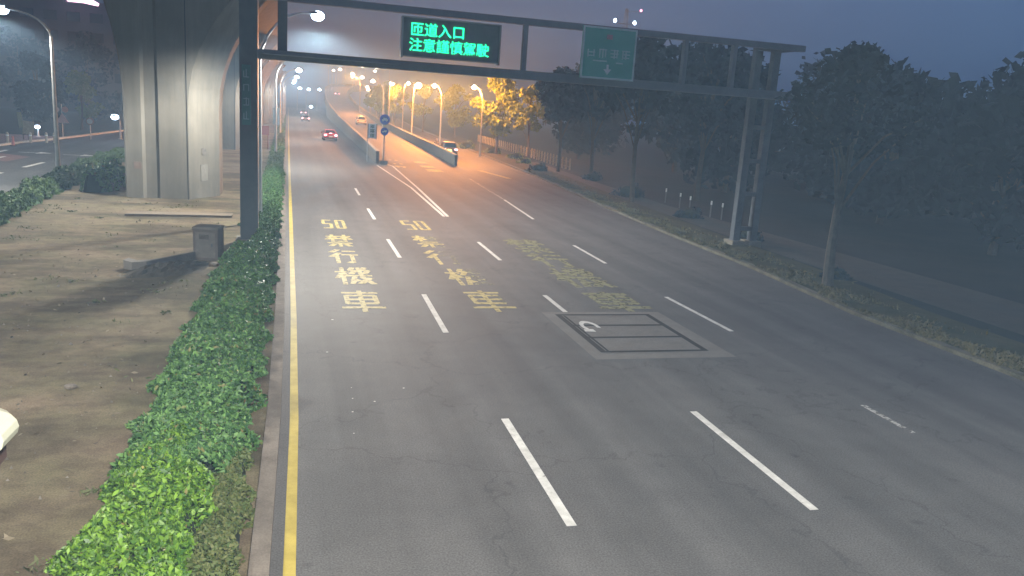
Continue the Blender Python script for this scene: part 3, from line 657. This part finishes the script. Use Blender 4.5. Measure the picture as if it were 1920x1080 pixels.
gp = thing('panel_sign', 'narrow white sign with green characters left of the round blue signs', 'road sign', (7.45,77.5,0))
MB().tube([(-.42,.06,0),(-.42,.06,3.55)], .04, 8).obj('pole', STEEL, gp)
MB().box(-.36,.36,-.03,.02,2.2,3.55).obj('panel', SIGN_W, gp)
for r0 in range(3):
    gl = MB()
    for i, (a,b_,c_,d_) in enumerate(((-.2,.2,.12,.16),(-.16,-.1,-.14,.12),(.08,.14,-.14,.12),(-.2,.2,-.05,-.01),(-.03,.03,-.16,.16))):
        gl.box(a,b_,-.045-.0007*i,-.032,3.3-.42*r0+c_,3.3-.42*r0+d_)
    gl.obj('character', mat('letter_green', (.02,.14,.06), .5), gp)
MB().box(-.46,-.36,-.04,.02,2.15,3.6).box(.36,.42,-.04,.02,2.15,3.6).obj('frame', mat('led_frame', (.22,.25,.26), .5), gp)
# small dark sign on the far median
ms = thing('median_sign', 'thin dark post with a small dark box sign on the grassy median', 'road sign', (-1.35,88,0))
MB().tube([(0,0,0),(0,0,7.2)], .07, 8).obj('pole', DSTEEL, ms)
MB().box(-.35,.3,-.15,.1,2.6,4.3).obj('panel', DSTEEL, ms)
rg_ = thing('median_sign', 'low red framed sign on two legs on the dirt beside the far piers', 'road sign', (-2.6,88,0))
MB().box(-.55,.55,-.04,.04,1.5,2.4).obj('panel', mat('dull_red', (.12,.03,.03), .7), rg_)
for s in (-.45,.45): MB().tube([(s,.06,0),(s,.06,1.5)], .05, 6).obj('leg', mat('dull_red', (.12,.03,.03), .7), rg_)

# ------------------------------------------------------------ trees
def tree(name, label, loc, h, cr, cz0, leaf, n=2600, ls=.16, trunk_r=.16, group=None, bark=BARK, seed=0, lean=0, squash=1.0, clumps=16):
    rs_ = np.random.default_rng(seed+11)
    t = thing(name, label, 'tree', loc, group=group)
    tb = MB(); top = h*.82
    P_ = [(lean*(s**1.5)+.12*math.sin(3*s+seed), .1*math.sin(4*s+seed*2), top*s) for s in (0,.2,.4,.6,.8,1)]
    tb.tube(P_, [trunk_r*1.25,trunk_r,trunk_r*.85,trunk_r*.65,trunk_r*.45,trunk_r*.2], 8)
    cc = []
    for k in range(clumps):
        a = rs_.uniform(0,2*PI); zz = rs_.uniform(0,1); q = math.sin(PI*min(.97,max(.12,zz*.9+.08)))**.7
        rad = cr*q*rs_.uniform(.35,.95); z = cz0+(h-cz0)*zz
        c = np.array([lean+math.cos(a)*rad, math.sin(a)*rad*squash, z]); cc.append((c, cr*rs_.uniform(.22,.42)))
        if k % 2 == 0:
            s0 = max(.25, min(.9, (z-.25*(h-cz0))/top*.8)); i0 = Vector(P_[min(5,int(s0*5))])
            mid = (i0+Vector(c))/2+Vector((0,0,.15*cr))
            tb.tube([i0, mid, Vector(c)], [trunk_r*.4,trunk_r*.25,trunk_r*.08], 5)
    tb.obj('trunk', bark, t)
    pts = []
    per = n//clumps
    for c, r0 in cc:
        d = rs_.normal(size=(per,3)); d /= np.linalg.norm(d,axis=1)[:,None]
        pts.append(c+d*(r0*rs_.uniform(.25,1.15,(per,1))**.6)*np.array([1,1,.75]))
    pts = np.concatenate(pts)
    fast_mesh('crown', leaf_quads(pts, ls, .8, .55), 4, leaf, t)
    return t
tg = 'trees along the service road'
tree('roadside_tree', 'broad tree lit yellow by the lamps, largest right of the service road', (25.3,101,0), 9.2, 3.3, 2.6, LEAF_T, 5200, .20, .17, tg, seed=1, clumps=30)
tree('roadside_tree', 'slimmer tree just right of the broad lit tree, with a pale trunk', (28.4,97,0), 8.2, 2.2, 3.3, LEAF_T, 2600, .19, .14, tg, seed=2)
tree('roadside_tree', 'round tree behind the dark car, lit from the left', (29.6,150,0), 9.0, 3.2, 2.6, LEAF_T, 3600, .22, .16, tg, seed=3, clumps=22)
tree('roadside_tree', 'sparse brownish tree between the tall lamp pole and the round tree', (26.5,168,0), 9.0, 3.0, 3.0, LEAF_T, 2400, .22, .16, tg, seed=4)
tree('roadside_tree', 'tree with bright yellow top right beside the ramp under a lamp', (20.4,166.5,0), 8.9, 2.2, 4.2, LEAF_T, 3000, .20, .15, tg, seed=5)
tree('roadside_tree', 'wide tree glowing bright yellow behind the ramp wall', (18.6,180,0), 8.3, 3.4, 4.4, LEAF_T, 3600, .22, .15, tg, seed=6)
tree('roadside_tree', 'darker tree behind the lit tree with the bright yellow top', (22.0,200,0), 8.8, 3.2, 3.5, LEAF_T, 2600, .25, .15, tg, seed=7)
tree('roadside_tree', 'distant tree behind the far end of the ramp', (27.5,235,0), 11, 4.5, 3.0, LEAF_T, 2600, .32, .15, tg, seed=8)
dg_ = 'dark trees beyond the right verge'
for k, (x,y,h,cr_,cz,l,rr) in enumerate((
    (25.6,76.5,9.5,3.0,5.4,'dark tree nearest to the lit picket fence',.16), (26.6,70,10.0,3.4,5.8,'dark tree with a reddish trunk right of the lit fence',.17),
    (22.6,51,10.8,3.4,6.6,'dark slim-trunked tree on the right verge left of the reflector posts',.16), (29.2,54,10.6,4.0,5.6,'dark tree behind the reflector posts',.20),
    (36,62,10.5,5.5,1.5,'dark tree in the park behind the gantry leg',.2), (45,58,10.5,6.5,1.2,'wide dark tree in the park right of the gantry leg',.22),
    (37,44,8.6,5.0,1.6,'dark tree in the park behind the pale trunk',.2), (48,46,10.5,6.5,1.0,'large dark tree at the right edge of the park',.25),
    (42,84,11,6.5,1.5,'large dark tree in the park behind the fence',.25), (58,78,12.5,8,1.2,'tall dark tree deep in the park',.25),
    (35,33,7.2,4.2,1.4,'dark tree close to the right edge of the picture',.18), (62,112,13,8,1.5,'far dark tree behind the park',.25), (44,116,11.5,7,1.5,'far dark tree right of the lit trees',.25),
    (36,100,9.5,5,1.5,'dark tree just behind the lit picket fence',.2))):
    tree('park_tree', l, (x,y,0), h, cr_, cz, LEAF_HAZED, 2600 if cz > 3 else 4200, .26 if cz > 3 else .40, rr, dg_, seed=20+k, clumps=24 if cz > 3 else 38)
nt_ = tree('park_tree', 'nearest dark tree on the right, its pale trunk standing on the grass verge', (19.25,25.0,.05), 8.3, 2.6, 4.9, LEAF_HAZED, 2600, .15, .17, dg_, BARK_G, seed=41, lean=.3, clumps=26)
lg = 'trees beyond the opposite road'
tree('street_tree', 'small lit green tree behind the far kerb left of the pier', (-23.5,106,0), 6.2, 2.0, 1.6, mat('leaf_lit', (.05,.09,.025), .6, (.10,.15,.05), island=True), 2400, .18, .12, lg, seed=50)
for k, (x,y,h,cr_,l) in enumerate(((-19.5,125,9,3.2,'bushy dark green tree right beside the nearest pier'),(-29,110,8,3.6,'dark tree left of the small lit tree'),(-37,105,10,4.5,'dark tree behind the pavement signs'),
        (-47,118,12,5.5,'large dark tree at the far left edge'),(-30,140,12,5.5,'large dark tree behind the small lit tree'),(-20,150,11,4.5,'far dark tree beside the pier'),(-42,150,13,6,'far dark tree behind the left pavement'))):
    tree('street_tree', l, (x,y,0), h, cr_, 1.2, LEAF_HAZED, 2400, .28, .18, lg, seed=60+k, clumps=22)

# ------------------------------------------------------------ hedges, shrubs and grass
def hedge(name, label, cat, path, h, leaf, dens, ls, core=TWIG, kind=None, group=None, jag=.12, rz=.5):
    """path: list of (x_left, x_right, y)"""
    t = thing(name, label, cat, (0,0,0), group=group)
    if kind: t['kind'] = kind
    ys = np.array([p[2] for p in path]); xl = np.array([p[0] for p in path]); xr = np.array([p[1] for p in path])
    L = ys[-1]-ys[0]; n = int(dens*L*np.mean(xr-xl+h))
    y = rng.uniform(ys[0], ys[-1], n); a = np.interp(y, ys, xl); b_ = np.interp(y, ys, xr)
    u = rng.uniform(-1.12,1.12,n); ph = rng.uniform(0,1,n)
    def hh(x, y): return h*(.80+.16*np.sin(x*2.3+y*1.1)+.14*np.sin(y*2.1-x*3)+.12*np.sin(y*5.3+x*4)*np.cos(x*6.1-y*2)) 
    uc = np.clip(u,-1,1); x = (a+b_)/2+uc*(b_-a)/2
    edge = np.clip(1-np.abs(uc)**4*.75, 0, 1)
    z = hh(x,y)*edge
    side = np.abs(u) > 1; z = np.where(side, z*ph, z*rng.uniform(.82,1.08,n))
    x = x+(np.sin(y*3.1)+.7*np.sin(y*7.3+uc*2))*jag*np.abs(uc)**3+rng.normal(0,.03,n)
    c = np.stack([x,y,np.maximum(z,.05)],1)
    fast_mesh('leaves', leaf_quads(c, ls, .9, .45), 4, leaf, t)
    m_ = 9; ny = max(4,int(L/.35)); V = []; F = []
    for j in range(ny+1):
        yy = ys[0]+L*j/ny; A = np.interp(yy,ys,xl); B = np.interp(yy,ys,xr)
        for i in range(m_):
            s = -1+2*i/(m_-1); xx = (A+B)/2+s*(B-A)/2*.97
            zz = float(hh(xx,yy))*max(0,1-abs(s)**4)*.86 if 0 < i < m_-1 else 0
            if j in (0,ny): zz = 0
            V.append((xx,yy,zz))
    for j in range(ny):
        for i in range(m_-1): q = j*m_+i; F.append((q,q+1,q+m_+1,q+m_))
    MB().add(V,F).obj('stems', core, t)
    return t
hedge('hedge', 'bright green leafy shrub bed in the foreground, lit by a lamp', 'hedge', [(-2.5,-1.15,8.2),(-2.42,-1.0,10),(-2.3,-1.05,11.6),(-1.9,-1.4,12.8)], .60, LEAF_B, 3000, .040)
hedge('hedge', 'long dark green hedge running along the median up to the gantry column', 'hedge',
      [(-2.3,-.72,11.4),(-2.35,-.64,13),(-2.3,-.60,16.5),(-2.2,-.55,21.8),(-2.15,-.5,26),(-1.9,-.5,30),(-1.15,-.5,31.5),(-1.1,-.48,33),(-1.9,-.48,36),(-1.7,-.48,48),(-1.6,-.48,60)], .62, LEAF_D, 1700, .048)
hedge('hedge', 'dry mixed low plants between the bright shrubs and the kerb', 'plants', [(-1.25,-.58,8.2),(-1.1,-.55,10.5),(-1.0,-.6,12.4)], .28, GRASS, 2600, .035)
hedge('median_grass', 'light green grass strip on the far median behind the hedge', 'grass', [(-1.6,-.5,60),(-1.7,-.6,90),(-1.8,-.9,140),(-2.2,-1.2,240)], .35, mat('leaf_grass_green', (.06,.12,.03), .6, (.13,.18,.05), island=True), 160, .09, kind='stuff')
hedge('hedge', 'green hedge along the near edge of the opposite road', 'hedge', [(-11.6,-10.3,24),(-11.9,-10.7,34),(-12.4,-11.2,42),(-13.0,-11.5,52),(-13.3,-11.9,62),(-13.2,-11.6,72)], .75, mat('leaf_mid', (.035,.075,.02), .6, (.085,.14,.04), island=True), 420, .09)
hedge('hedge', 'dark shrub beside the left foot of the nearest pier', 'shrub', [(-10.3,-9.2,46),(-10.6,-9.0,48),(-10.5,-9.0,51)], 1.3, LEAF_D, 300, .10)
# weeds and tufts at the right kerb
vg = []
for k in range(15000):
    y = 10+65*rng.uniform(0,1)**1.5; x = np.interp(y,[p[1] for p in KR],[p[0] for p in KR])+.12+abs(rng.normal(0,.8))
    if math.sin(y*1.7)+math.sin(x*3+y*.6) > -.4: vg.append((x,y,.10+rng.uniform(0,.08)))
tag(fast_mesh('verge_grass', leaf_quads(np.array(vg), .075, .5, .3), 4, mat('verge_blade', (.06,.062,.03), .8, (.16,.145,.075), island=True)), 'patchy olive grass tufts along the right kerb', 'grass', kind='stuff')
def shrub(label, loc, r, leaf, n=500, ls=.09, sz=.7, group='low shrubs along the service road'):
    t = thing('shrub', label, 'shrub', loc, group=group)
    d = rng.normal(size=(n,3)); d /= np.linalg.norm(d,axis=1)[:,None]; d[:,2] = np.abs(d[:,2])*sz
    c = d*r*rng.uniform(.6,1.05,(n,1))*(1+.25*np.sin(d[:,:1]*5)); c[:,2] = np.maximum(c[:,2],.05)
    fast_mesh('leaves', leaf_quads(c, ls, .8, .5), 4, leaf, t)
    MB().ball((0,0,r*.25), r*.7, 10, 6, .7).obj('stems', TWIG, t)
for l, loc, r0 in (('dark round shrub at the right edge of the orange light',(23.6,76,0),1.0),('lit shrub behind the dark car',(23.9,112,0),1.5),('shrub at the foot of the broad lit tree',(25.6,103,0),1.3),
                   ('shrub between the broad tree and the slim tree',(25.9,93,0),1.1),('low shrub at the foot of the slim tree',(25.0,86,0),.8),
                   ('dark shrub at the foot of the reddish trunk',(26.4,68.6,0),.9),('dark low shrub beside the gantry leg',(22.6,36,0),.7),('low dark shrub left of the gantry leg',(24.2,55,0),1.2),
                   ('low dark shrub between the reflector posts and the kerb',(23.4,44,0),.8),('green tuft behind the pale forked trunk',(20.6,26.4,0),.5)):
    shrub(l, loc, r0, LEAF_T if loc[1] > 80 else LEAF_HAZED)

# ------------------------------------------------------------ picket fence and reflector posts
fn = thing('picket_fence', 'low fence of pale pickets lit orange behind the service road', 'fence', (30,115,0))
FP = [(31.6,139),(30.4,118),(29.6,104),(29.0,94),(28.2,84),(27.9,79)]
tot = 0; pk = []
for (x0,y0),(x1,y1) in zip(FP[:-1],FP[1:]):
    L = math.hypot(x1-x0,y1-y0); k = 0
    while k*1.5 < L:
        s = k*1.5/L; pk.append((x0+(x1-x0)*s-30, y0+(y1-y0)*s-115)); k += 1
PK = mat('picket_paint', (.35,.33,.28), .7)
pk0 = MB().prism([(-.08,-.03),(.08,-.03),(.08,.03),(-.08,.03)], 0, 1.12).add([(-.08,-.03,1.12),(.08,-.03,1.12),(.08,.03,1.12),(-.08,.03,1.12),(0,0,1.22)], [(0,1,4),(1,2,4),(2,3,4),(3,0,4)]).obj('picket', PK, fn)
pk0.location = (*pk[0],0)
for x, y in pk[1:98]:
    c = pk0.copy(); C.objects.link(c); c.parent = fn; c.location = (x,y,0)
rl = MB()
for (x0,y0),(x1,y1) in zip(FP[:-1],FP[1:]):
    for z in (.3,.85): rl.tube([(x0-30,y0-115+.0,z),(x1-30,y1-115,z)], .03, 4)
rl.obj('rail', DSTEEL, fn)
pw = [(25.54,51.93,'reflector post farthest along the verge'),(25.15,48.94,'second reflector post from the far end'),(24.9,47.04,'middle reflector post, brightest of the five'),
      (25.1,44.66,'reflector post just left of the nearest one'),(25.25,43.55,'reflector post nearest to the gantry leg')]
r0 = None
for x,y,l in pw:
    if r0 is None:
        r0 = thing('reflector_post', l, 'post', (x,y,0), group='reflector posts on the dark verge')
        MB().tube([(0,0,0),(0,0,.75)], .045, 8).obj('post', mat('post_grey', (.15,.16,.17), .7), r0)
        MB().tube([(0,0,.76),(0,0,1.0)], .055, 8).obj('reflector', mat('reflector_white', (.8,.85,.85), .3, spec=.9), r0)
    else:
        c = copy_tree(r0); c.location = (x,y,0); c['label'] = l

# ------------------------------------------------------------ median objects
bx = thing('concrete_box', 'grey concrete utility box with a lid on the dirt beside the gantry column', 'box', (-2.62,28.6,0), R(-12))
MB().box(-.40,.40,-.35,.35,0,1.08).obj('body', mat('box_concrete', (.085,.072,.068), .85, (.12,.105,.098), 2, 8, bump=.2), bx)
MB().box(-.42,.42,-.37,.37,1.082,1.15).obj('lid', CONC_D, bx)
dp = MB().box(-.32,.32,-.362,-.352,.12,.98).obj('door', mat('box_door', (.10,.095,.09), .7, (.14,.13,.12), 5, 8), bx)
MB().box(.20,.24,-.38,-.362,.5,.62).obj('handle', DSTEEL, dp)
for k in range(4): MB().box(-.2,.12,-.37,-.362,.76+.04*k,.775+.04*k).obj('louvre', JOINT, dp)
cw = thing('low_wall', 'low curved concrete edging running left from the utility box', 'wall')
cpts = [(-4.9,26.9),(-4.6,26.55),(-4.2,26.7),(-3.6,27.5),(-3.05,28.3)]
MB().loft([[(x-.05,y-.12,-.02),(x-.05,y-.12,.30),(x+.06,y+.14,.32),(x+.06,y+.14,-.02)] for x,y in cpts]).obj('edging', CONC_D, cw)
rub = thing('rubble_mound', 'dark earth mound with rubble heaped in front of the low edging', 'mound', (0,0,0))
V = []; F = []
for j in range(13):
    for i in range(21):
        x = -4.9+i*.125; y = 25.0+j*.2+(i*.125)*.45
        e_ = math.sin(PI*i/20)*math.sin(PI*j/12); V.append((x,y,.0+.20*e_*(1+.5*math.sin(i*1.7)*math.cos(j*2.1)) if e_ > .01 else .02))
for j in range(12):
    for i in range(20): q = j*21+i; F.append((q,q+1,q+22,q+21))
MB().add(V,F).obj('earth', mat('dark_earth', (.045,.038,.030), .95, (.075,.062,.045), 2, 9, bump=.8, fine=.3), rub)
sl = thing('concrete_slab', 'long low concrete slab lying on the dirt in front of the nearest pier', 'slab')
MB().prism([(-6.9,38.0),(-2.5,38.3),(-2.5,39.1),(-6.6,38.9)], .0, .13).obj('slab', mat('slab_pinkish', (.13,.105,.078), .9, (.18,.145,.11), 1.5, 8, bump=.2), sl)
for k, (x,y,s,l) in enumerate(((-2.35,27.4,.16,'pale stone at the foot of the utility box'),(-3.9,15.8,.10,'small stone on the dirt near the hedge'),(-4.4,14.0,.08,'pebble left of the hedge on open dirt'),
                               (-10.6,52,.5,'pale block beside the planted edge near the pier'),(-9.6,55,.55,'second pale block nearest to the pier foot'))):
    v = MB().ball((0,0,s*.3), s, 7, 5, .5); v.v = [(a*(1+.3*math.sin(b_*9+k)), b_*(1+.2*math.sin(a*7)), c_) for a,b_,c_ in v.v]
    o = v.obj('stone', KERB); o.location = (x,y,.03); tag(o, l, 'stone')
# twigs and litter on the dirt
lt = []
for k in range(420):
    y = rng.uniform(9,30); x = rng.uniform(-9.5,-2.8); lt.append((x,y,.045))
tag(fast_mesh('litter', leaf_quads(np.array(lt), .055, 3, .4), 4, mat('dry_leaf', (.035,.028,.018), .9, (.24,.20,.14), island=True)), 'scattered dry leaves and small litter on the brown dirt', 'litter', kind='stuff')
gv = []
for k in range(700):
    y = rng.uniform(8.5,42); x = rng.uniform(-11,-2.5); q = rng.uniform(.008,.03)*(1+(rng.uniform()<.04)*1.2)
    P4 = np.array([[-1,-1,-.3],[1,-.8,-.3],[.1,1.1,-.3],[0,0,1.1]])*q*rng.uniform(.6,1.3,(4,3))+[x,y,.035]
    gv += [P4[[0,1,3]],P4[[1,2,3]],P4[[2,0,3]]]
tag(fast_mesh('gravel', np.concatenate(gv), 3, mat('gravel_stone', (.07,.06,.05), .9, (.20,.18,.15), island=True)), 'scattered small stones and gravel on the brown dirt', 'gravel', kind='stuff')
wd = []
for k in range(60):
    cy = rng.uniform(9.5,44); cx = rng.uniform(-10.5,-2.6)
    if cy > 20 and rng.uniform() < .3: continue
    m_ = int(rng.integers(6,40)); r1 = rng.uniform(.05,.28)
    for _ in range(m_): wd.append((cx+rng.normal(0,r1), cy+rng.normal(0,r1), .06))
tag(fast_mesh('weeds', leaf_quads(np.array(wd), .05, 1.2, .3), 4, mat('weed_blade', (.05,.07,.025), .8, (.13,.13,.06), island=True)), 'sparse weeds sprouting in tufts on the brown dirt', 'weeds', kind='stuff')
hd = thing('camera_housing', 'cream white rounded housing poking into the left edge of the picture', 'housing', (-2.38,6.0,3.1), R(0))
prof_ = []
for k in range(0, 9):
    a = -PI/2+PI*k/8; prof_.append((.30+.17*math.cos(a), .13*math.sin(a)))
MB().loft([[(-.5,y,-.13*w),(-.5,y,.13*w)]+[] + [(px*w+.0,y,pz*w) for px,pz in prof_[::-1]] for y,w in ((-.05,.8),(0,.97),(.3,1.0),(.42,.85))]).obj('hood', mat('cream_plastic', (.30,.31,.25), .5, (.35,.36,.29), 3), hd)
MB().box(-.3,.36,.05,.35,-.26,-.17).obj('bracket', mat('dark_bracket', (.05,.028,.026), .7), hd)
MB().tube([(-.4,.15,-.2),(-.4,.15,-3.1)], .05, 8).obj('pole', STEEL, hd)

# ------------------------------------------------------------ opposite road: markings, bollards, signs
for pts in ([(-16.9,51.0),(-16.6,51.0),(-16.4,54.6),(-16.7,54.6)], [(-16.6,58.5),(-16.3,58.5),(-16.2,62.5),(-16.5,62.5)], [(-16.5,45.0),(-16.2,45.0),(-16.3,47.8),(-16.6,47.8)],
            [(-19.8,61.5),(-19.5,61.5),(-19.6,66.0),(-19.9,66.0)], [(-13.95,52.5),(-13.7,52.5),(-13.9,60.0),(-14.15,60.0)], [(-21.3,67),(-21.0,67),(-21.2,72),(-21.5,72)]):
    dash(pts, z=-.004)
for x, y in ((-16.0,70.0),(-19.2,70.5)):
    dash([(x-.9,y),(x+.4,y+.1),(x+.4,y+.9),(x+1.4,y+.05),(x+.4,y-.8),(x+.4,y-.15),(x-.9,y-.2)], name='painted_arrow', z=-.003)
MB().sheet([(-21.5,64),(-18.5,62),(-18.2,66.5),(-21.2,69)], -.005).obj('red_patch', MT['red_paving'], lroad)
b0 = None
for x,y,c_,l in ((-23.5,79.6,0,'leftmost white bollard on the red pavement'),(-22.1,81.0,0,'white bollard in front of the tan boards'),(-21.1,82,0,'white bollard left of the slim lamp post'),(-20.57,82.5,0,'white bollard touching the slim lamp post')):
    if b0 is None:
        b0 = thing('bollard', l, 'bollard', (x,y,0), group='bollards at the far left pavement')
        MB().tube([(0,0,0),(0,0,.86),(0,0,.94)], [.12,.11,.05], 12).obj('post', mat('bollard_cream', (.50,.46,.38), .6), b0)
        MB().tube([(0,0,.62),(0,0,.72)], .118, 12).obj('band', SIGN_W, b0)
    else: c = copy_tree(b0); c.location = (x,y,0); c['label'] = l
b1 = thing('bollard', 'pink-red bollard on the road edge, shorter and nearer than the white ones', 'bollard', (-22.2,76.5,0), group='bollards at the far left pavement')
MB().tube([(0,0,0),(0,0,.8)], [.13,.09], 12).obj('post', mat('pink_plastic', (.42,.14,.13), .6), b1)
MB().box(-.2,.2,-.2,.2,0,.05).obj('base', BLACK, b1)
bo = thing('notice_boards', 'two tan boards on legs leaning together at the far left pavement', 'board', (-23.6,85,0))
TAN = mat('tan_board', (.30,.25,.15), .8, (.36,.31,.20), 4)
p = MB().box(-.45,.45,-.03,.03,.5,1.7).obj('board', TAN, bo); p.rotation_euler = (0,R(4),0); p.location = (.2,0,0)
p = MB().box(-.18,.18,-.03,.03,1.1,2.5).obj('tall_board', mat('olive_board', (.24,.24,.13), .8), bo); p.rotation_euler = (0,R(-6),0); p.location = (-.15,-.1,0)
for s in (-.2,.2,.5): MB().tube([(s,.05,0),(s,.05,.6)], .03, 6).obj('leg', BARK, bo)
sg = thing('warning_signs', 'cluster of small pinkish round and triangular signs behind the slim lamp post', 'road sign', (-21.8,90,0))
MB().tube([(.1,.1,0),(.1,.1,3.3)], .04, 6).obj('pole', STEEL, sg)
PINK = mat('pink_white_sign', (.50,.33,.34), .6)
MB().tube([(-.35,0,2.75),(-.35,.04,2.75)], .26, 16).obj('round_sign', mat('grey_white_sign', (.4,.4,.44), .6), sg)
MB().tube([(.42,0,2.80),(.42,.04,2.80)], .30, 16).obj('round_sign', mat('salmon_sign', (.42,.22,.20), .6), sg)
MB().add([(-.45,0,1.5),(.75,0,1.5),(.15,0,2.45),(-.45,.05,1.5),(.75,.05,1.5),(.15,.05,2.45)], [(0,1,2),(5,4,3),(0,3,4,1),(1,4,5,2),(2,5,3,0)]).obj('triangle_sign', PINK, sg)
mi = thing('traffic_mirror', 'round traffic mirror with a brown rim below the small lit tree', 'mirror', (-19.2,90,0))
MB().tube([(0,.1,0),(0,.1,2.2)], .04, 6).obj('pole', STEEL, mi)
MB().tube([(0,0,1.8),(0,.06,1.8)], .36, 18).obj('rim', mat('mirror_rim', (.28,.12,.08), .6), mi)
MB().tube([(0,-.02,1.8),(0,-.004,1.8)], .27, 18).obj('glass', mat('mirror_face', (.5,.48,.44), .25, spec=.8), mi)

# ------------------------------------------------------------ far building with neon, mast with lights
bl = thing('building', 'dark building behind the opposite road with a glowing pink neon sign', 'building', (-42,170,0))
BW = mat('night_wall', (.04,.045,.055), .9, (.055,.06,.07), .3)
MB().box(-14,14,0,16,0,19.2).obj('wall', BW, bl)
MB().box(-14.4,14.4,-.4,16.4,19.2,19.8).obj('roof', BW, bl)
for fl in range(5):
    for k in range(7):
        MB().box(-12.5+k*3.8,-10.3+k*3.8,-.06,.02,2.2+fl*3.5,3.9+fl*3.5).obj('window', GLASS, bl)
ne = thing('neon_sign', 'slanting pink and white neon sign on top of the far left building', 'neon sign', (-37.5,166,20.2))
NE = mat('neon_pink', (.5,.2,.3), .5, emit=(1,.52,.72), es=1.1); NM = mat('neon_magenta', (.5,.05,.2), .5, emit=(.9,.05,.35), es=.6)
MB().add([(x,y,z) for y in (0,.5) for x,z in ((-2.0,2.2),(-.2,2.6),(2.0,.5),(4.4,-.8),(4.2,-1.25),(1.8,-.9),(-.6,-.9),(-1.4,.2))],
         [tuple(range(8)), tuple(range(15,7,-1))]+[(i,(i+1)%8,8+(i+1)%8,8+i) for i in range(8)]).obj('glowing_panel', NE, ne)
MB().box(-3.1,-1.8,-.1,.4,.3,2.9).obj('magenta_panel', NM, ne)
for s in (-1.5,1.0,3.4): MB().tube([(s,.8,-1.45),(s,.3,.0)], .1, 6).obj('support', BW, ne)
ma = thing('lattice_mast', 'tall lattice mast above the green sign carrying two white lights and a red one', 'mast', (61.6,150,0))
mb_ = MB()
for k in range(13):
    z0, z1 = k*2, k*2+2; w0, w1 = 1.6-.11*k, 1.6-.11*(k+1)
    for sx, sy in ((1,1),(1,-1),(-1,-1),(-1,1)): mb_.tube([(sx*w0,sy*w0,z0),(sx*w1,sy*w1,z1)], .06, 4)
    mb_.tube([(-w0,-w0,z0),(w1,-w1,z1)], .04, 4); mb_.tube([(w0,-w0,z0),(-w1,-w1,z1)], .04, 4); mb_.tube([(w0,w0,z0),(w1,-w1,z1)], .04, 4)
mb_.obj('lattice', GREY, ma)
MB().box(-2.6,2.2,-.1,.1,23.1,23.25).obj('crossarm', GREY, ma)
for x, z in ((-2.2,23.6),(1.8,23.5)): MB().ball((x,0,z), .30, 8, 6, 1.3).obj('white_light', GL_W, ma)
MB().tube([(0,0,25.5),(2.9,0,25.6)], .05, 4).obj('crossarm', GREY, ma)
MB().ball((2.9,0,25.85), .24, 8, 6).obj('red_light', mat('red_beacon', (.4,.05,.05), .5, emit=(1,.25,.40), es=1.6), ma)
lamp((112.5,120,0), (114,120,8.6), None, GL_W, 'tiny white light high in the dark trees at the right', 'park lights', None, .5)

# ------------------------------------------------------------ night haze
hz = MB().box(-420,420,-40,900,-1.2,32).obj('haze', mat('haze_air', (1,1,1)))
hz['kind'] = 'stuff'; tag(hz, 'thin night haze over the road', 'haze')
t = hz.data.materials[0].node_tree; t.nodes.remove(t.nodes['Principled BSDF'])
pv = N(t, 'ShaderNodeVolumePrincipled'); pv.inputs['Density'].default_value = HAZE; pv.inputs['Color'].default_value = (.44,.69,1,1)
t.links.new(pv.outputs[0], t.nodes['Material Output'].inputs['Volume'])
